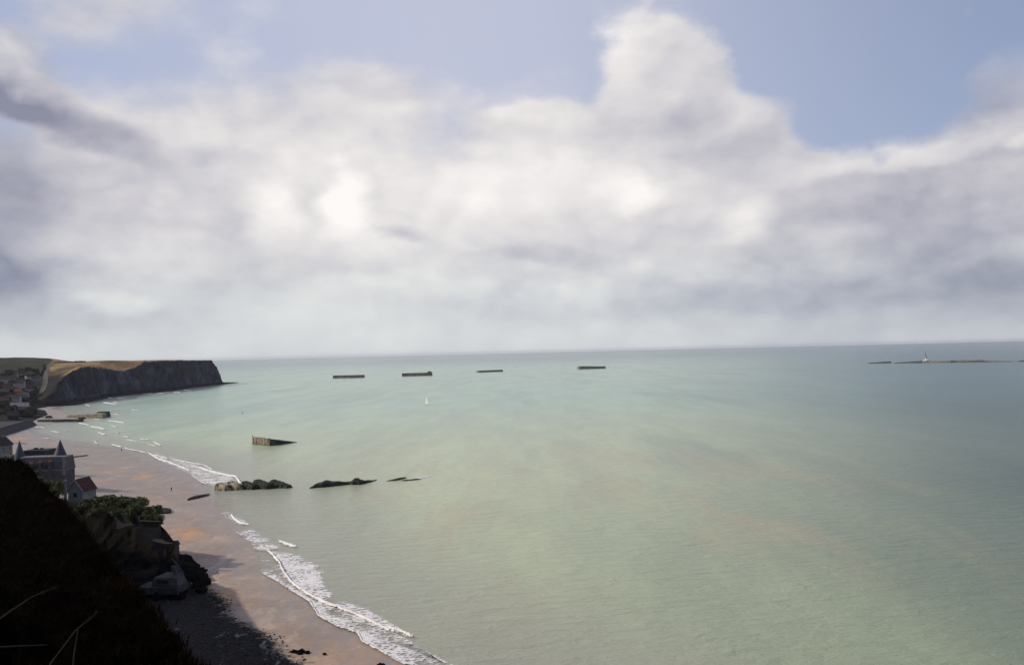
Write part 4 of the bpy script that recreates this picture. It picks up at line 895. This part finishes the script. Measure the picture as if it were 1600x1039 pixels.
# ---------------------------------------------------------------- village houses and trees
HS = [(13, 599, 16, 8, 5, -75, 'white', 'dark_roof', 'long white house high on the left among the trees'), (29, 604, 14, 8, 4.5, -80, 'white', 'dark_roof', 'white house below and right of the long white one'),
      (33, 587, 9, 7, 4, -60, 'grey_white', 'red_tile', 'small house with a bright red roof at the top of the village'), (45, 594, 8, 6, 4, -40, 'white', 'dark_roof', 'small pale cottage under the field hedge'),
      (58, 602, 10, 6, 4, -70, 'grey_white', 'slate', 'grey blue house near the valley road, upper'), (55, 596, 8, 6, 3.5, -50, 'white', 'slate', 'smallest pale house near the valley road, top one'), (4, 620, 15, 8, 5, -80, 'dark_stone', 'dark_roof', 'dark stone row house at the left edge of the village'),
      (27, 618, 9, 8, 4, -20, 'terracotta', 'terracotta', 'house with an orange brown roof in the middle of the village'), (36, 624, 12, 7, 4, -80, 'white', 'slate', 'white fronted house right of the orange roof'), (22, 627, 14, 7, 3.5, -85, 'white', 'dark_roof', 'long low white building below the orange roof'),
      (47, 613, 8, 7, 4, -60, 'white', 'dark_roof', 'pale gabled house beside the valley road, lower'), (12, 612, 10, 8, 5, -65, 'grey_white', 'dark_roof', 'grey house half hidden left of the orange roof'), (5, 634, 12, 9, 5, -75, 'dark_stone', 'dark_roof', 'dark house above the promenade at the left edge'),
      (31, 641, 16, 8, 3.5, -82, 'white', 'grey_white', 'low white seafront pavilion at the end of the promenade'), (20, 655, 9, 8, 3, -60, 'dark_stone', 'dark_roof', 'dark seafront hut behind the sea wall'), (45, 606, 7, 6, 3.5, -30, 'grey_white', 'red_tile', 'small house with a dull red roof near the valley road')]
for (px, py, ln, wd, h, rz, wm, rm, lab) in HS:
    p = onland(px, py, 640)
    if p is None: continue
    gable_house((p.x, p.y, p.z + .3), R(rz), wd, ln, h, wd * .42, MT[wm], MT[rm], lab, group='houses of the village')
TC = [crown_mesh('crown', 4.2, 4.0, 3.6, 900, .6, 20 + k, 8) for k in range(3)]; TT = [trunk_mesh(4.5, .3, 30)]
tr = random.Random(5)
def tree_label(px, py):
    return ('dark tree on the green slope above the village roofs' if py < 592 else 'dark tree among the middle houses of the village' if py < 618 else 'dark tree among the lower houses near the promenade')
nt = 0
for k in range(150):
    px, py = tr.uniform(-5, 58), tr.choice([tr.uniform(580, 600), tr.uniform(598, 625), tr.uniform(618, 652)])
    if px > 62 - (py - 585) * .12: continue
    if any(abs(px - h[0]) < 6 and -1 < py - h[1] < 3.5 for h in HS): continue
    p = onland(px, py, 700)
    if p is None: continue
    s = tr.uniform(.6, 1.3); plant('tree', TC[nt % 3], TT[0], MT['tree_leaf'], (p.x, p.y, p.z - .5), s, tr.uniform(0, 6), tree_label(px, py), 'tree', 'dark trees of the village'); nt += 1
# hedge up the valley
for k, (px, py) in enumerate([(64 + (i * .9) * (1 if i < 9 else .6), 588 - i * 1.6) for i in range(12)]):
    p = onland(px, py, 900)
    if p: plant('tree', TC[k % 3], TT[0], MT['tree_leaf'], (p.x, p.y, p.z - 1.5), .62, k, 'dark hedge tree in the line climbing the valley beside the headland', 'tree', 'hedge trees in the valley')
for k in range(16):
    px = 86 + k * 3.1; p = onland(px, 567.3 - .1 * k, 1300)
    if p: plant('tree', TC[k % 3], TT[0], MT['tree_leaf'], (p.x, p.y, p.z - 1.2), .6, k, 'dark hedge tree in the line across the top of the headland', 'tree', 'hedge trees on the headland')
# valley road
mb = MB(); L = [onland(px, py, 900) for px, py in ((82, 568.5), (77, 572), (73, 578), (72, 586), (71, 594), (70, 602), (67, 610), (62, 616), (56, 620), (48, 618), (38, 613))]
L = [p for p in L if p]
v = []; f = []
for i in range(60):
    p = lerp_list(L, i / 59); q = lerp_list(L, min(1, (i + 1) / 59)); t = (q - p) if (q - p).length > .01 else t; n = Vector((-t.y, t.x, 0)).normalized() * 3.0
    for s in (-1, -.33, .33, 1):
        a_ = p + n * s; v.append((a_.x, a_.y, terrain(a_.x, a_.y) + .5))
    if i: b_ = (i - 1) * 4; f += [(b_ + j, b_ + j + 1, b_ + 5 + j, b_ + 4 + j) for j in range(3)]
mkobj('road', pymesh('road', v, f, True), material('track', [(0, (.035, .030, .026)), (1, (.085, .072, .058))], .1, bump=0), kind='structure')

# ---------------------------------------------------------------- surf
def foam_material(name, lo, hi, sc_=.55, st=(1, 1, 1)):
    m = bpy.data.materials.new(name); m.use_nodes = True; N = NT(m.node_tree); b = N.n['Principled BSDF']
    g = N.new('ShaderNodeNewGeometry').outputs['Position']; e = N.new('ShaderNodeAttribute', attribute_name='edge').outputs['Fac']
    w_ = N.vm('ADD', g, N.vm('SCALE', N.vm('SUBTRACT', N.noise(g, .5, 3, .5, col=True), (.5, .5, .5)), sc_=1.6))
    vr = N.new('ShaderNodeTexVoronoi', feature='DISTANCE_TO_EDGE'); N.put(vr.inputs['Vector'], N.mapping(w_, rot=(0, 0, R(30)), scale=st)); vr.inputs['Scale'].default_value = sc_; vr.inputs['Randomness'].default_value = 1.0
    lace = N.mr(vr.outputs['Distance'], .02, .34, 1, 0)
    n = N.noise(g, .9, 7, .7, .4); nb = N.noise(g, .16, 4, .6)
    f = N.m('ADD', N.m('MULTIPLY', lace, .40), N.m('MULTIPLY', N.mr(N.noise(N.mapping(g, rot=(0, 0, R(-35)), scale=(.35, 1, 1)), 1.3, 6, .7, .8), .3, .7), .62)); f = N.m('ADD', f, N.m('MULTIPLY', N.m('SUBTRACT', nb, .5), 1.3)); f = N.m('ADD', f, N.m('SUBTRACT', e, .5))
    b.inputs['Base Color'].default_value = (.80, .78, .76, 1); b.inputs['Roughness'].default_value = .8; b.inputs['Specular IOR Level'].default_value = .2
    N.put(b.inputs['Alpha'], N.mr(f, lo, hi))
    bn = N.new('ShaderNodeBump'); bn.inputs['Strength'].default_value = .6; bn.inputs['Distance'].default_value = .4; N.put(bn.inputs['Height'], N.noise(g, 1.6, 6, .65)); N.l.new(bn.outputs[0], b.inputs['Normal'])
    return m
FM = foam_material('foam', .40, 1.0, .85); FC = foam_material('foam_crest', .30, .70, 1.2)
def ribbon(A_, B_, amp, mat, name='foam', bulge=0.0, z=.10, n=90, m=12, prof=None):
    A_ = [P(*q, .0) for q in A_]; B_ = [P(*q, .0) for q in B_]; V = np.zeros((n, m, 3)); E = np.zeros((n, m))
    for i in range(n):
        t = i / (n - 1); a_ = lerp_list(A_, t); b_ = lerp_list(B_, t)
        for j in range(m):
            u = j / (m - 1); p = a_.lerp(b_, u); s = float(Xs(p.y)) - p.x; zz = max(0.0, float(bz(s, p.y)) + .08 if s > -2 else 0) + z + bulge * math.sin(math.pi * u) * (1 + .4 * fbm(t * 20, u, 3))
            V[i, j] = (p.x + .25 * fbm(t * 30, u * 2, 5), p.y, zz)
            pr = prof(t, u) if prof else amp * min(1, 4 * u, 4 * (1 - u)) ** .6
            E[i, j] = pr * min(1, 8 * t, 8 * (1 - t))
    return V, E
class Surf:
    def __init__(s): s.parts = []
    def add(s, *a_, **k): s.parts.append(ribbon(*a_, **k))
    def build(s, name, mat, **kw):
        v = []; f = []; e = []
        for V, E in s.parts:
            r, c = V.shape[:2]; b = len(v); v += V.reshape(-1, 3).tolist(); e += E.reshape(-1).tolist()
            f += [(b + i * c + j, b + i * c + j + 1, b + (i + 1) * c + j + 1, b + (i + 1) * c + j) for i in range(r - 1) for j in range(c - 1)]
        me = pymesh(name, v, f, True); at = me.attributes.new('edge', 'FLOAT', 'POINT'); at.data.foreach_set('value', np.array(e, np.float32)); return mkobj(name, me, mat, **kw)
S1 = Surf(); S2 = Surf()
sheet = lambda k: (lambda t, u: k * min(1, (1 - u) * 3.0 + .12) * min(1, u * 14 + .55))
# wash between sand and breaker (near)
S1.add([(403, 893), (412, 898), (430, 908), (455, 922), (482, 938), (490, 952), (498, 963), (525, 978), (559, 989), (566, 1003), (600, 1022), (632, 1040), (700, 1078)], [(425, 872), (440, 888), (452, 905), (470, 920), (500, 938), (520, 946), (545, 957), (575, 970), (605, 982), (640, 1002), (672, 1022), (700, 1040), (760, 1072)], .95, FM, prof=lambda t, u: .93 * min(1, u * 16 + .75) * (.8 + .2 * math.cos(u * 5)))
# spent foam behind the breaker
S1.add([(408, 856), (425, 866), (440, 885), (455, 908), (480, 928), (510, 942)], [(452, 862), (480, 872), (500, 882), (512, 900), (520, 922), (526, 940)], .72, FM, prof=lambda t, u: .80 * min(1, (1 - u) * 3.5 + .1))
S1.add([(505, 940), (540, 954), (575, 968), (610, 985), (645, 998)], [(530, 935), (560, 944), (580, 952), (602, 966), (640, 990)], .72, FM, prof=lambda t, u: .72 * min(1, (1 - u) * 3 + .15))
S1.add([(600, 1000), (640, 1015), (690, 1038), (760, 1075)], [(640, 1003), (665, 1015), (705, 1036), (775, 1070)], .5, FM)
# upper wash
S1.add([(365, 831), (380, 840), (390, 850), (398, 860), (412, 864)], [(392, 820), (412, 834), (430, 843), (440, 850), (446, 858)], .55, FM, prof=lambda t, u: .62 * min(1, u * 10 + .55) * min(1, (1 - u) * 3 + .1))
S1.add([(365, 870), (385, 872), (405, 878), (420, 888)], [(385, 862), (405, 864), (425, 874), (435, 888)], .3, FM)
S1.add([(344, 803), (352, 812), (366, 819), (384, 825)], [(352, 795), (366, 803), (380, 811), (392, 818)], .5, FM)
S1.add([(226, 708), (250, 721), (275, 732), (298, 742), (318, 755), (340, 764)], [(230, 702), (262, 712), (300, 722), (335, 733), (365, 742), (376, 756)], .7, FM, prof=lambda t, u: (.45 + .30 * t) * min(1, u * 8 + .6) * min(1, (1 - u) * 5 + .2))
S1.add([(352, 776), (360, 779), (368, 782)], [(356, 772), (364, 775), (372, 779)], .4, FM)
S1.add([(640, 751), (655, 750), (668, 748)], [(650, 745), (664, 743), (680, 742)], .6, FM)
S1.add([(262, 840), (290, 838), (318, 842), (345, 848)], [(262, 838), (290, 836), (320, 839), (348, 846)], .12, FM)
# beach runnels with thin foam
def crestline(pts, wpx, amp=.95, h=.5):
    n = len(pts); k_ = [rr.uniform(.6, 1.35) * (.45 if i in (0, n - 1) else 1) for i in range(n)]; a_ = [(x - wpx * .3, y + wpx * .5 * k) for (x, y), k in zip(pts, k_)]; b_ = [(x + wpx * .7, y - wpx * .5 * k) for (x, y), k in zip(pts, k_)]; S2.add(a_, b_, amp, FC, bulge=h, z=.12, n=max(30, n * 12), m=7)
crestline([(403, 852), (416, 860), (424, 866), (436, 880), (440, 890), (452, 908), (466, 920), (486, 932), (508, 943), (535, 953), (560, 963), (580, 973), (600, 982), (618, 990), (646, 999)], 2.5, .95, .45)
crestline([(435, 847), (446, 851), (463, 856)], 3.2, 1.0, .6); crestline([(360, 804), (366, 812), (376, 818), (391, 821)], 3.0, .9, .4)
crestline([(228, 706), (245, 716), (262, 722), (285, 731), (300, 738)], 2.6, .95, .35); crestline([(300, 728), (330, 737), (345, 741), (368, 745), (374, 754), (379, 758)], 2.6, 1.0, .45)
crestline([(632, 1039), (600, 1021), (566, 1003), (559, 990), (525, 978), (498, 963), (484, 940), (455, 923), (430, 908)], 2.0, .75, .12)
crestline([(192, 700), (204, 703), (216, 705), (230, 709)], 1.8, .8, .3); crestline([(298, 742), (312, 752), (322, 758)], 1.6, .7, .2); crestline([(262, 716), (290, 722), (318, 727), (334, 735)], 1.6, .75, .3)
crestline([(602, 980), (630, 990), (645, 997)], 4, 1.0, .5)
FAR = [(167, 657.5, 196, 661, 1.8), (122, 661, 140, 665, 1.5), (140, 666, 165, 671, 2.0), (165, 620, 176, 623, 1.1), (183, 622, 196, 622.3, 1.5), (176, 628, 184, 629, 1.2), (160, 629, 183, 632, 1.5), (133, 632, 141, 635, 1.2), (152, 676, 166, 680, 2.0), (180, 675.5, 186, 677, 2.0),
       (173, 694.5, 190, 699, 1.5), (198, 687, 213, 690.5, 1.8), (219, 686, 233, 687.5, 1.6), (222, 616, 240, 615, .9), (241, 615.5, 268, 612, .9), (270, 612.5, 282, 613.5, 1.6), (286, 609.5, 300, 611, 1.5), (55, 667, 70, 669, 1.6), (80, 674, 92, 676, 1.2), (100, 674, 108, 674, 1.0),
       (65, 685.5, 78, 686, .8), (238, 690, 252, 697, 1.5), (230, 694, 243, 698, 1.3), (147, 689, 152, 694, 1.2), (240, 711, 262, 717, 1.5), (192, 682, 202, 684, 1.3), (145, 655, 160, 656, .9), (176, 647, 190, 648.5, 1), (205, 640, 215, 641.5, .9), (172, 665, 184, 667.5, 1)]
for x0, y0, x1, y1, wd in FAR:
    crestline([(x0 + (x1 - x0) * q / 4, y0 + (y1 - y0) * q / 4 + rr.uniform(-.3, .5)) for q in range(5)], wd * 1.1, rr.uniform(.6, .9), .4)
    S1.add([(x0 - 3, y0 + .8), (x1, y1 + 1.2)], [(x0 + 4, y0 - 1.6), (x1 + 8, y1 - 1.2)], .22, FM, n=16, m=5)
S1.build('foam', FM, label='lacy white foam washing over the sand and shallows', cat='foam', kind='stuff')
S2.build('surf', FC, label='white breaking wave crests along the shore', cat='surf', kind='stuff')

# ---------------------------------------------------------------- haze
mb = MB(); mb.box(-S - 500, S + 500, -S - 500, S + 500, -5, 76)
hz = bpy.data.materials.new('haze'); hz.use_nodes = True; hz.node_tree.nodes.clear(); Nh = NT(hz.node_tree)
pv = Nh.new('ShaderNodeVolumePrincipled'); pv.inputs['Color'].default_value = (.86, .90, 1, 1); pv.inputs['Density'].default_value = 2.2e-5; pv.inputs['Anisotropy'].default_value = .2
ho = Nh.new('ShaderNodeOutputMaterial'); Nh.l.new(pv.outputs[0], ho.inputs['Volume'])
mb.build('haze', hz, kind='stuff', label='thin sea haze over the whole bay', cat='haze')
